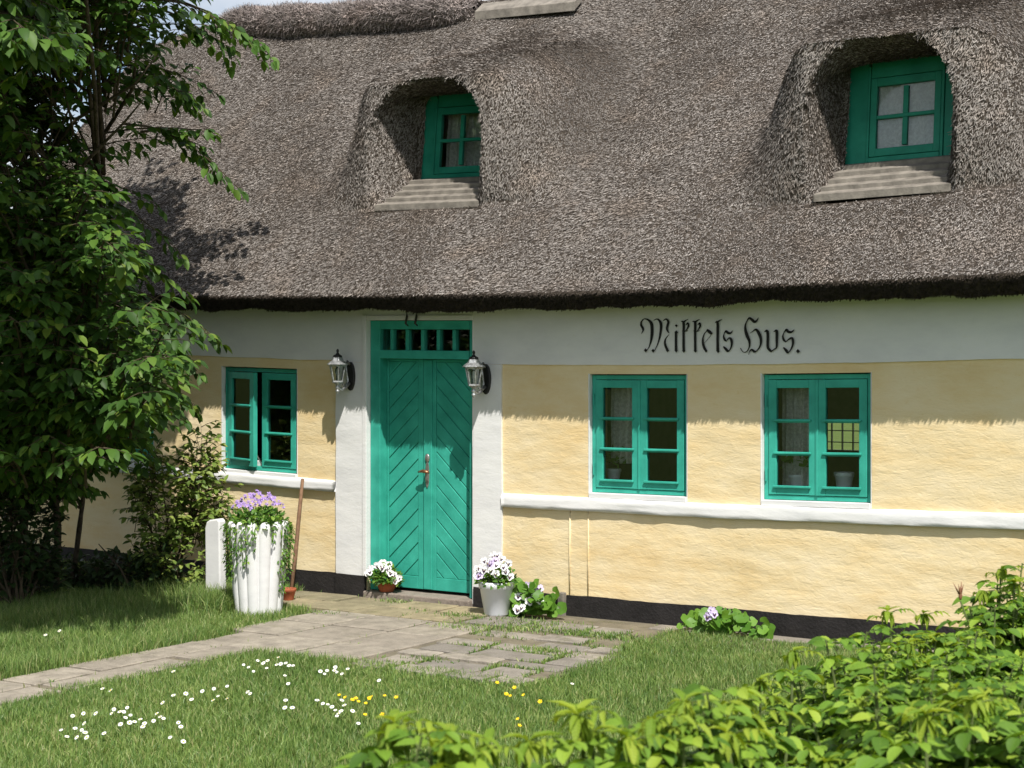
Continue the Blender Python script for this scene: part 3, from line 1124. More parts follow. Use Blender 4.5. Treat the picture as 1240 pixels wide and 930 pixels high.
def roof_sh(X, s):
    """Thatch surface: returns shifted s, height over the 45 degree plane and depth inside a dormer opening."""
    h = sines(X, s, 5, [(1.6, 0.022), (4.5, 0.012), (11, 0.006)])
    h = h * sst(-0.1, 0.25, s)
    s2 = s.copy()
    din = np.full_like(X, -1.0)
    for d in DORM:
        s0, slip, LIP_H = 1.10 + d['off'], 1.95 + d['off'] + d['arch'], d['lip']
        A = np.where(s < slip, LIP_H * np.clip((s - s0) / (slip - s0), 0, 1) ** 0.85, LIP_H * (1 - sst(slip - 0.05, slip + 1.95, s)))
        xl = d['xl'] + (d['xlb'] - d['xl']) * np.clip((slip - 0.25 - s) / (slip - 0.25 - s0), 0, 1)
        left = np.clip(xl - X, 0, None)
        right = np.clip(X - d['xr'], 0, None)
        B = (1 - sst(-0.05, 0.75, left)) * (1 - sst(0.05, 0.85, right))
        hood = A * B
        h = h + hood
        xc, hw = (xl + d['xr']) / 2, (d['xr'] - xl) / 2
        q = np.clip((np.abs(X - xc) / hw - 0.15) / 0.85, 0, 1)
        arc = slip - 0.40 * (1 - np.sqrt(np.clip(1 - q ** 2.2, 0, 1)))
        t_side = np.minimum((X - xl) / np.maximum(d['wl'] - 0.015 - xl, 0.03), (d['xr'] - X) / (d['xr'] - d['wr'] - 0.02))
        t_top = (arc - s) / 0.17
        dd = np.minimum(t_side, t_top)
        dd = np.where(s < s0 - 0.02, -1, dd)
        top = sst(-0.35, 0.35, t_side - t_top)
        # inner face: runs back to the window plane
        hin_side = np.where(s < s0 + 0.53, -0.07 * (s - s0) / 0.53 - 0.05, -0.12 + 0.78 * (s - s0 - 0.53))
        t = np.clip(dd, 0, 1)
        t1 = t ** 0.8
        hs = h + (np.minimum(hin_side, h) - h) * t1
        ht = h + (0.40 - h) * t1
        hn = hs * (1 - top) + ht * top
        inside = dd > 0
        h = np.where(inside, hn, h)
        s2 = np.where(inside, s2 + top * t1 * (0.26 - d['arch'] + slip - s), s2)
        din = np.maximum(din, dd)
    return s2, h, din


def roof_pos(X, s):
    s2, h, din = roof_sh(X, s)
    Y = EY + (s2 - h) * S2
    Z = EZ + (s2 + h) * S2
    # half hip at the gable end
    hip = 5.62 + (X + 5.25) * 0.42
    over = Z - np.where(X < -5.0, hip, 99)
    k = np.clip(over, 0, None)
    Z = Z - k
    # the gable edge is rounded off
    e = np.clip(-6.28 - X, 0, None) / 0.22
    Z = Z - 0.20 * e * e
    return np.stack([X, Y, Z + warp(X, Z)], -1), din


RX0, RX1 = -6.5, 7.8
nx = int((RX1 - RX0) / 0.03)
ns = int(SMAX / 0.03)
gx = np.linspace(RX0, RX1, nx + 1)
gs = np.linspace(0, SMAX, ns + 1)
XX, SS = np.meshgrid(gx, gs, indexing='ij')
PP, DIN = roof_pos(XX.ravel(), SS.ravel())
idx = np.arange((nx + 1) * (ns + 1)).reshape(nx + 1, ns + 1)
Fq = np.stack([idx[:-1, :-1], idx[1:, :-1], idx[1:, 1:], idx[:-1, 1:]], -1).reshape(-1, 4)
keep = ~(DIN[Fq] > 1.35).any(1)
Fq = Fq[keep]
# eave cut and soffit strip, back slope
edge = PP[idx[:, 0]]
gxx = edge[:, 0]
fr = sines(gxx, gxx * 0, 9, [(7, 0.012), (23, 0.008)])
low = np.stack([gxx, edge[:, 1] + 0.15, 2.447 + warp(gxx, np.full_like(gxx, 2.447)) + fr], -1)
sof = np.stack([gxx, np.full_like(gxx, 0.10), low[:, 2] + 0.10], -1)
ridge = PP[idx[:, -1]]
RY = ridge[:, 1].max()
backe = np.stack([gxx, 2 * ridge[:, 1].max() - edge[:, 1], edge[:, 2]], -1)
backr = ridge.copy()
n0 = len(PP)
V = np.concatenate([PP, low, sof, backe])
k = np.arange(nx)


def strip(a, b):
    return np.stack([a[:-1], a[1:], b[1:], b[:-1]], -1)


li, si, bi = n0 + np.arange(nx + 1), n0 + nx + 1 + np.arange(nx + 1), n0 + 2 * (nx + 1) + np.arange(nx + 1)
F2 = np.concatenate([Fq, strip(li, idx[:, 0]), strip(si, li), strip(idx[:, -1], bi)])
# closing faces at both gables
roof = np_mesh('roof', V, F2, M['thatch_core'], house, smooth=True)


def sample_faces(V, F, count, rng):
    a, b, c, d = (V[F[:, i]] for i in range(4))
    nrm = np.cross(c - a, d - b)
    ar = np.linalg.norm(nrm, axis=1) * 0.5
    pick = rng.choice(len(F), count, p=ar / ar.sum())
    u, w = rng.random(count)[:, None], rng.random(count)[:, None]
    A, B_, C_, D_ = a[pick], b[pick], c[pick], d[pick]
    p = (A * (1 - u) + B_ * u) * (1 - w) + (D_ * (1 - u) + C_ * u) * w
    return p, unit(nrm[pick])


def straws(pos, nrm, down, rng, l0, l1, w, ang=0.45, lift=(0.05, 0.5), taper=0.6):
    n = len(pos)
    y = down - nrm * np.sum(down * nrm, 1, keepdims=True)
    y = unit(y)
    x = np.cross(y, nrm)
    a = rng.normal(0, ang, n)[:, None]
    y = y * np.cos(a) + x * np.sin(a)
    lf = rng.uniform(lift[0], lift[1], n)[:, None]
    d = unit(y * np.cos(lf) + nrm * np.sin(lf))
    tw = rng.normal(0, 0.4, n)[:, None]
    sx = unit(np.cross(d, nrm)) * np.cos(tw) + nrm * np.sin(tw)
    L = rng.uniform(l0, l1, n)[:, None]
    W = (w * rng.uniform(0.6, 1.4, n))[:, None]
    b0 = pos - nrm * 0.006 - d * L * 0.35
    b1 = pos + d * L * 0.65
    Vs = np.stack([b0 - sx * W, b0 + sx * W, b1 + sx * W * taper, b1 - sx * W * taper], 1).reshape(-1, 3)
    Fs = np.arange(4 * n).reshape(n, 4)
    return Vs, Fs


# straw ends over the visible slope
vis = Fq[(V[Fq[:, 0], 0] < 5.2) & (V[Fq[:, 0], 0] > -6.6)]
p_, n_ = sample_faces(V, vis, 460000, RNG)
keepm = ~((p_[:, 2] < 2.582 + warp(p_[:, 0], p_[:, 2])) & (p_[:, 1] < -0.3))
p_, n_ = p_[keepm], n_[keepm]
dn = np.tile(np.array([[0.0, -0.7, -0.7]]), (len(p_), 1))
dn[:, 0] = sines(p_[:, 0], p_[:, 2], 31, [(2.0, 0.25), (6, 0.2)])
Va, Fa = straws(p_, n_, dn, RNG, 0.028, 0.070, 0.0031, 0.42, (0.05, 0.38))
# the cut edge of the eave
ev = strip(li, idx[:, 0])
ev = ev[(V[ev[:, 0], 0] < 5.2) & (V[ev[:, 0], 0] > -6.6)]
pe, ne = sample_faces(V, ev, 26000, RNG)
de = np.tile(np.array([[0.0, -0.75, -0.66]]), (len(pe), 1)) + RNG.normal(0, 0.25, (len(pe), 3))
de = unit(de)
sx = unit(np.cross(de, np.array([[0.3, -0.5, 0.8]])))
L = RNG.uniform(0.006, 0.026, len(pe))[:, None]
Ve = np.stack([pe - sx * 0.005 - de * 0.02, pe + sx * 0.005 - de * 0.02, pe + sx * 0.003 + de * L, pe - sx * 0.003 + de * L], 1).reshape(-1, 3)
Fe = np.arange(4 * len(pe)).reshape(-1, 4)
st = np_mesh('reed_surface', np.concatenate([Va, Ve]), np.concatenate([Fa, Fe + len(Va)]), [M['straw'], M['thatch_core']], roof,
             mi=np.concatenate([np.zeros(len(Fa)), np.ones(len(Fe))]))

# ridge roll of heather and the board beside it
RXA, RXB = -5.35, -2.0
nr = 140
cen, rad = [], []
for i in range(nr + 1):
    x = RXA + (RXB - RXA) * i / nr
    z = 5.50 + float(warp(x, 5.5)) + 0.03 * nz(x, 1, 1.5, 2)
    e = min(1, (i + 1) / 14, (nr - i + 1) / 10)
    cen.append((x, 2.46, z - 0.02))
    rad.append((0.18 + 0.04 * nz(x, 3, 2.5, 7)) * (0.35 + 0.65 * math.sqrt(e)))
vs = []
for (x, y, z), r_ in zip(cen, rad):
    for q in range(16):
        t = 2 * math.pi * q / 16
        vs.append((x, y + 1.5 * r_ * math.cos(t), z + r_ * math.sin(t) * 1.05))
vs = np.array(vs)
ii = np.arange((nr + 1) * 16).reshape(nr + 1, 16)
fq = np.stack([ii[:-1], np.roll(ii, -1, 1)[:-1], np.roll(ii, -1, 1)[1:], ii[1:]], -1).reshape(-1, 4)
pr, nn = sample_faces(vs, fq, 42000, RNG)
nn = np.where(np.sum(nn * (pr - np.array([[0, 2.40, 5.5]])), 1, keepdims=True) > 0, nn, -nn)
dr = RNG.normal(0, 1, (len(pr), 3))
Vr, Fr = straws(pr, nn, dr, RNG, 0.05, 0.16, 0.0032, 1.2, (0.1, 0.9), 0.4)
mi = np.concatenate([np.zeros(len(fq)), np.ones(len(Fr))])
np_mesh('ridge_cap', np.concatenate([vs, Vr]), np.concatenate([fq, Fr + len(vs)]), [M['thatch_core'], M['heather']], roof, mi=mi)
g = MB()
a, b = at(576, 13, 2.32), at(697, 1, 2.32)
g.add([(a.x, 2.30, a.z - 0.10), (b.x, 2.30, b.z - 0.10), (b.x, 2.30, b.z - 0.01), (a.x, 2.30, a.z - 0.01),
       (a.x, 2.45, a.z + 0.02), (b.x, 2.45, b.z + 0.02), (b.x, 2.45, b.z + 0.10), (a.x, 2.45, a.z + 0.10)],
      [(0, 1, 2, 3), (7, 6, 5, 4), (3, 2, 6, 7), (0, 4, 5, 1), (1, 5, 6, 2), (0, 3, 7, 4)])
g.build('ridge_board', M['oldboard'], roof, bevel=0.006)


# dormer windows ---------------------------------------------------------
def dormer(d, dark):
    off = d['off'] * S2
    yb, zb = 0.75 + off, 3.67 + off
    xm = (d['wl'] + d['wr']) / 2
    lift = float(warp(xm, zb))
    tilt = math.atan2(0.065, 0.63)
    W = d['wr'] - d['wl']
    T = Matrix.Translation((d['wl'], yb, zb)) @ Matrix.Rotation(-tilt, 4, 'X')
    H = 0.72
    c = MB(T)
    bar(c, -0.012, 0.155, 0.0, 0.05, -0.02, H + 0.12)                    # wide side boards
    bar(c, 0.157, 0.175, -0.012, 0.06, -0.02, H)
    bar(c, W - 0.085, W + 0.04, 0.0, 0.05, -0.02, H + 0.12)
    bar(c, W - 0.11, W - 0.087, -0.012, 0.06, -0.02, H)
    bar(c, 0.176, W - 0.111, 0.001, 0.05, H - 0.09, H + 0.12)
    bar(c, 0.176, W - 0.111, -0.018, 0.05, -0.02, 0.018)
    win = c.build('dormer_window', M['green_shaded'], house, bevel=0.004, house=True)
    casement(win, 0.178, W - 0.113, 0.024, H - 0.094, -0.006, T, cols=2, rows=2, mat='green_shaded', stile=0.05)
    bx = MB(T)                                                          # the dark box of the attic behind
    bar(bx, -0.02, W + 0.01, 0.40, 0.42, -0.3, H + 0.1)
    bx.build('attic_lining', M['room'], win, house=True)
    # lapped boards below the window
    n = 5
    y0, z0 = EY + 1.10 * S2 + off - 0.01, EZ + 1.10 * S2 + off
    for k in range(n):
        t0, t1 = k / n, (k + 1.25) / n
        ya, za = y0 + (yb - y0) * t0, z0 + (zb - 0.02 - z0) * t0
        yc, zc = y0 + (yb - y0) * min(t1, 1.0) + 0.0, z0 + (zb - 0.02 - z0) * min(t1, 1.0)
        xl = (d['xlb'] + 0.07) * (1 - t0) + (d['wl'] - 0.04) * t0
        xr = (d['xr'] - 0.05) * (1 - t0) + (d['wr'] + 0.10) * t0
        b = MB()
        lf = 0.034
        b.add([(xl, ya, za - 0.01), (xr, ya, za - 0.01), (xr, ya, za + lf + 0.012), (xl, ya, za + lf + 0.012),
               (xl, yc, zc - 0.02), (xr, yc, zc - 0.02), (xr, yc, zc + 0.006), (xl, yc, zc + 0.006)],
              [(0, 1, 2, 3), (7, 6, 5, 4), (3, 2, 6, 7), (0, 4, 5, 1), (1, 5, 6, 2), (0, 3, 7, 4)])
        b.build('apron_board', M['oldboard'], win, bevel=0.003, house=True)
    return T


def curtain(name, label, x0, x1, z0, z1, y, mat, waves, T=None, amp=0.02, edge=None, group=None, house_=True):
    mb = MB(T)
    n, m_ = 60, 14
    for i in range(n + 1):
        for j in range(m_ + 1):
            t, q = i / n, j / m_
            xa, xb = x0, x1
            if edge:
                xa, xb = (x0 + edge(q), x1) if edge(0.5) > 0 else (x0, x1 + edge(q))
            x = xa + (xb - xa) * t
            yy = y + amp * math.sin(t * waves * 2 * math.pi + 0.5 * math.sin(q * 3)) * (1.15 - 0.3 * q) + 0.006 * math.sin(q * 9 + t * 17)
            mb.v.append(tuple(T @ Vector((x, yy, z0 + (z1 - z0) * q))) if T else (x, yy, z0 + (z1 - z0) * q))
    for i in range(n):
        for j in range(m_):
            k0 = i * (m_ + 1) + j
            mb.f.append([k0, k0 + m_ + 1, k0 + m_ + 2, k0 + 1])
            mb.m.append(0)
    o = mb.build(name, M[mat], None, smooth=True, house=True)
    tag(o, label, 'curtain', group)
    return o


Ta = dormer(DORM[0], True)
Tb = dormer(DORM[1], False)
curtain('net_curtain', 'grey net curtain behind the dormer window above the green door', 0.19, 0.72, 0.03, 0.62, 0.14, 'lace', 6, Ta, 0.018)
curtain('net_curtain', 'pale white net curtain filling the dormer window above the painted name', 0.19, 0.72, 0.03, 0.62, 0.045, 'net', 7, Tb, 0.006)

IN = 0.24
curtain('lace_curtain', 'lace curtain behind the left casement of the window nearer the door', 0.79, 1.13, 1.22, 1.90, IN, 'lace', 5, edge=lambda q: -0.05 * (1 - q))
curtain('lace_curtain', 'narrow lace curtain at the right side of the window nearer the door', 1.46, 1.58, 1.25, 1.90, IN, 'lace', 2, edge=lambda q: 0.05 * (1 - q) + 0.012)
curtain('lace_curtain', 'lace curtain behind the left casement of the window under the painted name', 2.28, 2.62, 1.02, 1.90, IN, 'lace', 5, edge=lambda q: -0.03 * (1 - q))
curtain('lace_curtain', 'narrow lace curtain at the right side of the window under the painted name', 2.95, 3.06, 1.55, 1.90, IN, 'lace', 2, edge=lambda q: 0.06 * (1 - q) + 0.012)
curtain('lace_curtain', 'lace curtain seen through the open casement left of the door', -3.12, -2.98, 1.02, 1.88, IN, 'lace', 3)


# ------------------------------------------------------------------ ground and paving
g = MB()
g.box(-300, 300, -300, 300, -0.5, -0.012)
gr = g.build('ground', M['ground'])
gr['kind'] = 'structure'


def wobble(poly, a, rng):
    """Break up the straight outline of a stone."""
    out = []
    n = len(poly)
    for i in range(n):
        p, q = poly[i], poly[(i + 1) % n]
        m_ = max(1, int(math.hypot(q[0] - p[0], q[1] - p[1]) / 0.11))
        for k_ in range(m_):
            t = k_ / m_
            out.append((p[0] + (q[0] - p[0]) * t + rng.uniform(-a, a), p[1] + (q[1] - p[1]) * t + rng.uniform(-a, a)))
    return out


R2 = random.Random(5)
STONES = []
bedp = MB()
bedp.prism_z([(-1.75, -2.68), (-0.44, -2.70), (0.42, -2.62), (1.78, -2.66), (1.86, -2.05), (1.82, -1.50), (1.58, -0.80), (5.5, -0.30), (5.5, 0.0), (-2.6, 0.0), (-2.6, -0.95), (-1.60, -0.98), (-1.1, -1.7), (-1.06, -2.3)], -0.03, -0.001)
bedp.prism_z([(-1.06, -8.2), (-0.40, -8.2), (-0.40, -2.701), (-1.06, -2.69)], -0.03, -0.0015)
o = bedp.build('paving_bed', M['bed'])
o['kind'] = 'structure'


def stone(mb, x0, x1, y0, y1, z=0.014, j=0.008, dz=0.006, rng=R2, wob=0.006):
    h = z + rng.uniform(-dz, dz)
    j2 = j
    poly = [(x0 + j2 + rng.uniform(0, j), y0 + j2 + rng.uniform(0, j)), (x1 - j2 - rng.uniform(0, j), y0 + j2 + rng.uniform(0, j)), (x1 - j2 - rng.uniform(0, j), y1 - j2 - rng.uniform(0, j)), (x0 + j2 + rng.uniform(0, j), y1 - j2 - rng.uniform(0, j))]
    STONES.append((x0, x1, y0, y1))
    mb.prism_z(wobble(poly, wob, rng), -0.02, h, 0, 0.006)


pv = MB()
# the straight path to the gate: two rows of slabs
yy = -2.62
while yy > -8.1:
    l1 = R2.uniform(0.52, 0.62)
    stone(pv, -1.045, -0.715, yy - l1, yy, j=0.007)
    stone(pv, -0.710, -0.415, yy - l1 + 0.1 * R2.uniform(-1, 1), yy - 0.02, j=0.007)
    yy -= l1 + 0.005
# big slabs before the door
for xa, xb in ((-1.22, -0.70), (-0.695, -0.135), (-0.13, 0.40)):
    y = -0.90
    for q in range(3):
        l1 = 0.57
        stone(pv, -1.04 if (q == 2 and xa < -1) else xa, xb, y - l1 - 0.02 * R2.random(), y, j=0.006, dz=0.006)
        y -= l1 + 0.015
o = pv.build('paving_slabs', M['slab'])
o['kind'] = 'structure'
pv2 = MB()
x = -2.5
while x < 0.0:
    w = R2.uniform(0.40, 0.62)
    stone(pv2, x, min(x + w, 0.02), -0.86 + R2.uniform(-.01, .02), -0.46, j=0.005)
    stone(pv2, x + 0.1, min(x + w + 0.08, 0.05), -0.455, -0.085, j=0.005)
    x += w
o = pv2.build('door_paving', M['yslab'])
o['kind'] = 'structure'
pv3 = MB()
R3 = random.Random(12)
y = -0.95
row = 0
while y > -2.6:
    d_ = R3.uniform(0.20, 0.31)
    x = 0.43 + (0.05 if row % 2 else 0)
    while x < 1.80:
        w = R3.choice((0.34, 0.42, 0.50, 0.60))
        xe = 1.84 if y < -1.4 else 1.58 + (-y - 0.8) * 0.4
        if x + 0.15 < xe and R3.random() > 0.05:
            stone(pv3, x, min(x + w, xe), y - d_, y, 0.012, 0.012, 0.007, R3, 0.009)
        x += w + 0.01
    y -= d_ + 0.012
    row += 1
x = 0.05
while x < 5.3:
    w = R3.uniform(0.3, 0.55)
    stone(pv3, x, x + w, -0.80 if x < 1.2 else -0.27, -0.38 if x < 1.2 else -0.05, 0.010, 0.008, 0.004, R3, 0.008)
    x += w + 0.01
o = pv3.build('stone_setts', M['sett'])
o['kind'] = 'structure'


# grass -------------------------------------------------------------------
def on_paving(x, y):
    a = (x > -0.99) & (x < -0.47) & (y < -2.55)
    b = (x > -1.22 + np.clip(-y - 1.9, 0, 1) * 0.4) & (x < 0.42) & (y > -2.66) & (y <= -0.8)
    c = (x > 0.35) & (x < 1.80) & (y > -2.60) & (y < -0.75) & ~((x > 1.55 + (-y - 0.8) * 0.4))
    d = (x > -2.2) & (x < 1.6) & (y > -0.95)
    e = (x >= 1.5) & (y > -0.27)
    e2 = y > -0.05
    return a | b | c | d | e | e2


def blades(x, y, hgt, wid, rng, lean=0.5, z0=-0.012):
    n = len(x)
    az = rng.uniform(0, 2 * np.pi, n)
    dx, dy = np.cos(az), np.sin(az)
    fa = rng.uniform(0, 2 * np.pi, n)
    sx, sy = np.cos(fa) * wid, np.sin(fa) * wid
    le = np.abs(rng.normal(0, lean, n)) * hgt
    P = np.zeros((n, 5, 3))
    P[:, 0] = np.stack([x - sx, y - sy, np.full(n, z0)], 1)
    P[:, 1] = np.stack([x + sx, y + sy, np.full(n, z0)], 1)
    mx, my = x + dx * le * 0.3, y + dy * le * 0.3
    P[:, 2] = np.stack([mx - sx * .8, my - sy * .8, z0 + hgt * 0.55], 1)
    P[:, 3] = np.stack([mx + sx * .8, my + sy * .8, z0 + hgt * 0.55], 1)
    P[:, 4] = np.stack([x + dx * le, y + dy * le, z0 + hgt * np.clip(1.05 - 0.25 * le / hgt, 0.4, 1)], 1)
    F = np.array([[0, 1, 3], [0, 3, 2], [2, 3, 4]])[None] + (np.arange(n) * 5)[:, None, None]
    return P.reshape(-1, 3), F.reshape(-1, 3)


def in_view(x, y, m=60):
    dx, dy = x - CAM[0], y - CAM[1]
    D = dx * FW[0] + dy * FW[1]
    u = UC + FPX * (dx * RT[0] + dy * RT[1]) / np.maximum(D, 0.1)
    v = HOR + FPX * CAM[2] / np.maximum(D, 0.1)
    return (D > 1) & (u > -m) & (u < 1240 + m) & (v < 930 + 110)


def dens(x, y, seed, f_):
    return sines(x, y, seed, [(f_, 0.5), (f_ * 2.7, 0.3)])


gv, gf, off = [], [], 0


def push(P, F):
    global off
    gv.append(P)
    gf.append(F + off)
    off += len(P)


n = 850000
x = RNG.uniform(-7, 6.5, n)
y = RNG.uniform(-8.2, 0.0, n)
ew = 0.085 * dens(x, y, 77, 4.0)
ok = in_view(x, y) & ~on_paving(x + ew + RNG.normal(0, 0.025, n), y + ew + RNG.normal(0, 0.025, n))
x, y = x[ok], y[ok]
lf = (x < -1.0)                                        # the rougher grass left of the path
near_edge = np.exp(-np.abs(x + 0.3) * 3)
hgt = np.where(lf, RNG.uniform(0.05, 0.12, len(x)) * (1 + 0.35 * dens(x, y, 3, 2.2)), RNG.uniform(0.028, 0.070, len(x)) * (1 + 0.35 * dens(x, y, 4, 2.5)))
hgt = np.clip(hgt, 0.02, 0.2)
P, F = blades(x, y, hgt, RNG.uniform(0.0014, 0.0036, len(x)), RNG, 0.55)
push(P, F)
print('grass blades', len(x))
# long tuft round the white post and urn
n = 5200
c = gp(292, 742)
x = np.concatenate([RNG.normal(c.x - 0.10, 0.16, n), RNG.normal(-2.45, 0.35, n // 2)])
y = np.concatenate([RNG.normal(c.y - 0.08, 0.13, n), RNG.normal(-1.1, 0.2, n // 2)])
ok = (x < -1.70) & ((x < -1.78) | (y < -1.40))
x, y = x[ok], y[ok]
P, F = blades(x, y, RNG.uniform(0.08, 0.24, len(x)), RNG.uniform(0.002, 0.0042, len(x)), RNG, 0.6)
push(P, F)
# grass and moss in the joints of the paving
xs_, ys_ = [], []
for (a, b, c_, d_) in STONES:
    if a < -1.3 and c_ < -2.7:
        continue
    wgt = 1.0 if a > 0.3 else (0.5 if c_ > -0.9 else 0.12)
    for k in range(int(190 * wgt)):
        t = R2.random()
        if R2.random() < 0.5:
            px_, py_ = a + (b - a) * t, R2.choice((c_, d_))
        else:
            px_, py_ = R2.choice((a, b)), c_ + (d_ - c_) * t
        if math.sin(px_ * 9 + 1) + math.sin(py_ * 11 + 2) + math.sin(px_ * 4 + py_ * 5) > 0.5:
            xs_.append(px_ + R2.gauss(0, 0.012))
            ys_.append(py_ + R2.gauss(0, 0.012))
for u, v, r_, k in ((800, 0, 0, 0), (656, 790, 0.12, 700), (640, 762, 0.16, 500), (700, 768, 0.12, 400), (560, 748, 0.12, 350), (570, 762, 0.2, 500), (480, 730, .1, 150), (390, 745, 0.10, 180), (740, 772, 0.15, 400), (620, 830, 0.16, 500), (520, 800, .1, 160), (640, 755, .2, 400)):
    if not k:
        continue
    c = gp(u, v)
    for _ in range(k):
        xs_.append(c.x + R2.gauss(0, r_))
        ys_.append(c.y + R2.gauss(0, r_ * 0.45))
x, y = np.array(xs_), np.array(ys_)
ok = y < -0.09
x, y = x[ok], y[ok]
P, F = blades(x, y, RNG.uniform(0.012, 0.048, len(x)), RNG.uniform(0.002, 0.0055, len(x)), RNG, 0.9, 0.0)
push(P, F)
go = np_mesh('grass', np.concatenate(gv), np.concatenate(gf), M['grass'])
go['kind'] = 'stuff'

# daisies and buttercups ---------------------------------------------------
DAISY = [(74, 884), (81, 892), (91, 882), (102, 876), (103, 887), (93, 893), (105, 893), (99, 884), (135, 864), (138, 859), (145, 862), (150, 862), (154, 857), (158, 866), (152, 869), (146, 877), (157, 875), (163, 874), (170, 871), (175, 876), (173, 880), (186, 873), (194, 868), (198, 870), (190, 864),
         (197, 851), (210, 842), (225, 840), (232, 847), (245, 837), (259, 834), (264, 843), (258, 848), (275, 846), (275, 831), (216, 875), (219, 880), (206, 893), (222, 898), (101, 864), (88, 867), (116, 864), (126, 888), (134, 836), (124, 834),
         (210, 813), (295, 805), (301, 808), (307, 813), (312, 800), (319, 803), (324, 800), (323, 809), (335, 805), (340, 804), (346, 803), (350, 806), (337, 796), (355, 806), (345, 818), (349, 828), (346, 848), (345, 857), (354, 857),
         (388, 813), (393, 816), (396, 812), (405, 812), (408, 814), (414, 816), (406, 808), (421, 810), (384, 848), (391, 852), (397, 853), (402, 856), (406, 860), (410, 864), (413, 861), (408, 867), (414, 848), (417, 854), (427, 861), (434, 876), (459, 824), (55, 769), (72, 764), (693, 828), (300, 838), (303, 840)]
BUTTER = [(411, 842), (418, 845), (427, 848), (431, 846), (434, 850), (443, 852), (447, 846), (450, 844), (466, 843), (480, 845), (442, 866), (463, 866), (602, 827), (613, 841), (618, 843), (634, 842), (654, 850), (627, 871), (629, 879), (623, 833)]


def flower_disc(petals, r, r_in, lift, mats, hgt, name):
    mb = MB()
    for k in range(petals):
        t = 2 * math.pi * k / petals
        w = math.pi / petals * 0.95
        pts = [(r_in * 0.6 * math.cos(t), r_in * 0.6 * math.sin(t), 0)]
        for dt, rr in ((-w, 0.7), (-w * .6, 0.97), (0, 1.0), (w * .6, 0.97), (w, 0.7)):
            pts.append((r * rr * math.cos(t + dt), r * rr * math.sin(t + dt), lift * rr))
        mb.add(pts, [tuple(range(6))], 0)
    mb.lathe([(r_in, 0.0005), (r_in * 0.9, r_in * 0.5), (r_in * 0.4, r_in * 0.8)], 8, (0, 0, 0), 1)
    mb.tube([(0, 0, 0), (0.003, 0.002, -hgt * .5), (0.001, -0.004, -hgt)], 0.0012, 5, 2)
    return mb


dz = flower_disc(11, 0.0118, 0.0042, 0.001, 0, 0.08, 'daisy')
daisy = dz.build('daisy', [M['petal_white'], M['petal_yellow'], M['rose_stem']])
tag(daisy, 'small white daisy in flower in the mown grass', 'daisy', 'daisies in the lawn')
bz = flower_disc(5, 0.0115, 0.004, 0.006, 0, 0.09, 'buttercup')
butter = bz.build('buttercup', [M['petal_yellow'], M['petal_yellow'], M['rose_stem']])
tag(butter, 'small yellow buttercup in flower in the mown grass', 'buttercup', 'buttercups in the lawn')
for proto, lst in ((daisy, DAISY), (butter, BUTTER)):
    for i, (u, v) in enumerate(lst):
        o = proto if i == 0 else proto.copy()
        if i:
            COL.objects.link(o)
        o.location = gp(u, v, 0.068 + R2.uniform(-0.008, 0.012))
        o.rotation_euler = (R2.uniform(0.25, 0.8), R2.uniform(-0.3, 0.3), R2.uniform(-0.2, 0.9))
        s_ = R2.uniform(0.85, 1.25)
        o.scale = (s_, s_, s_)


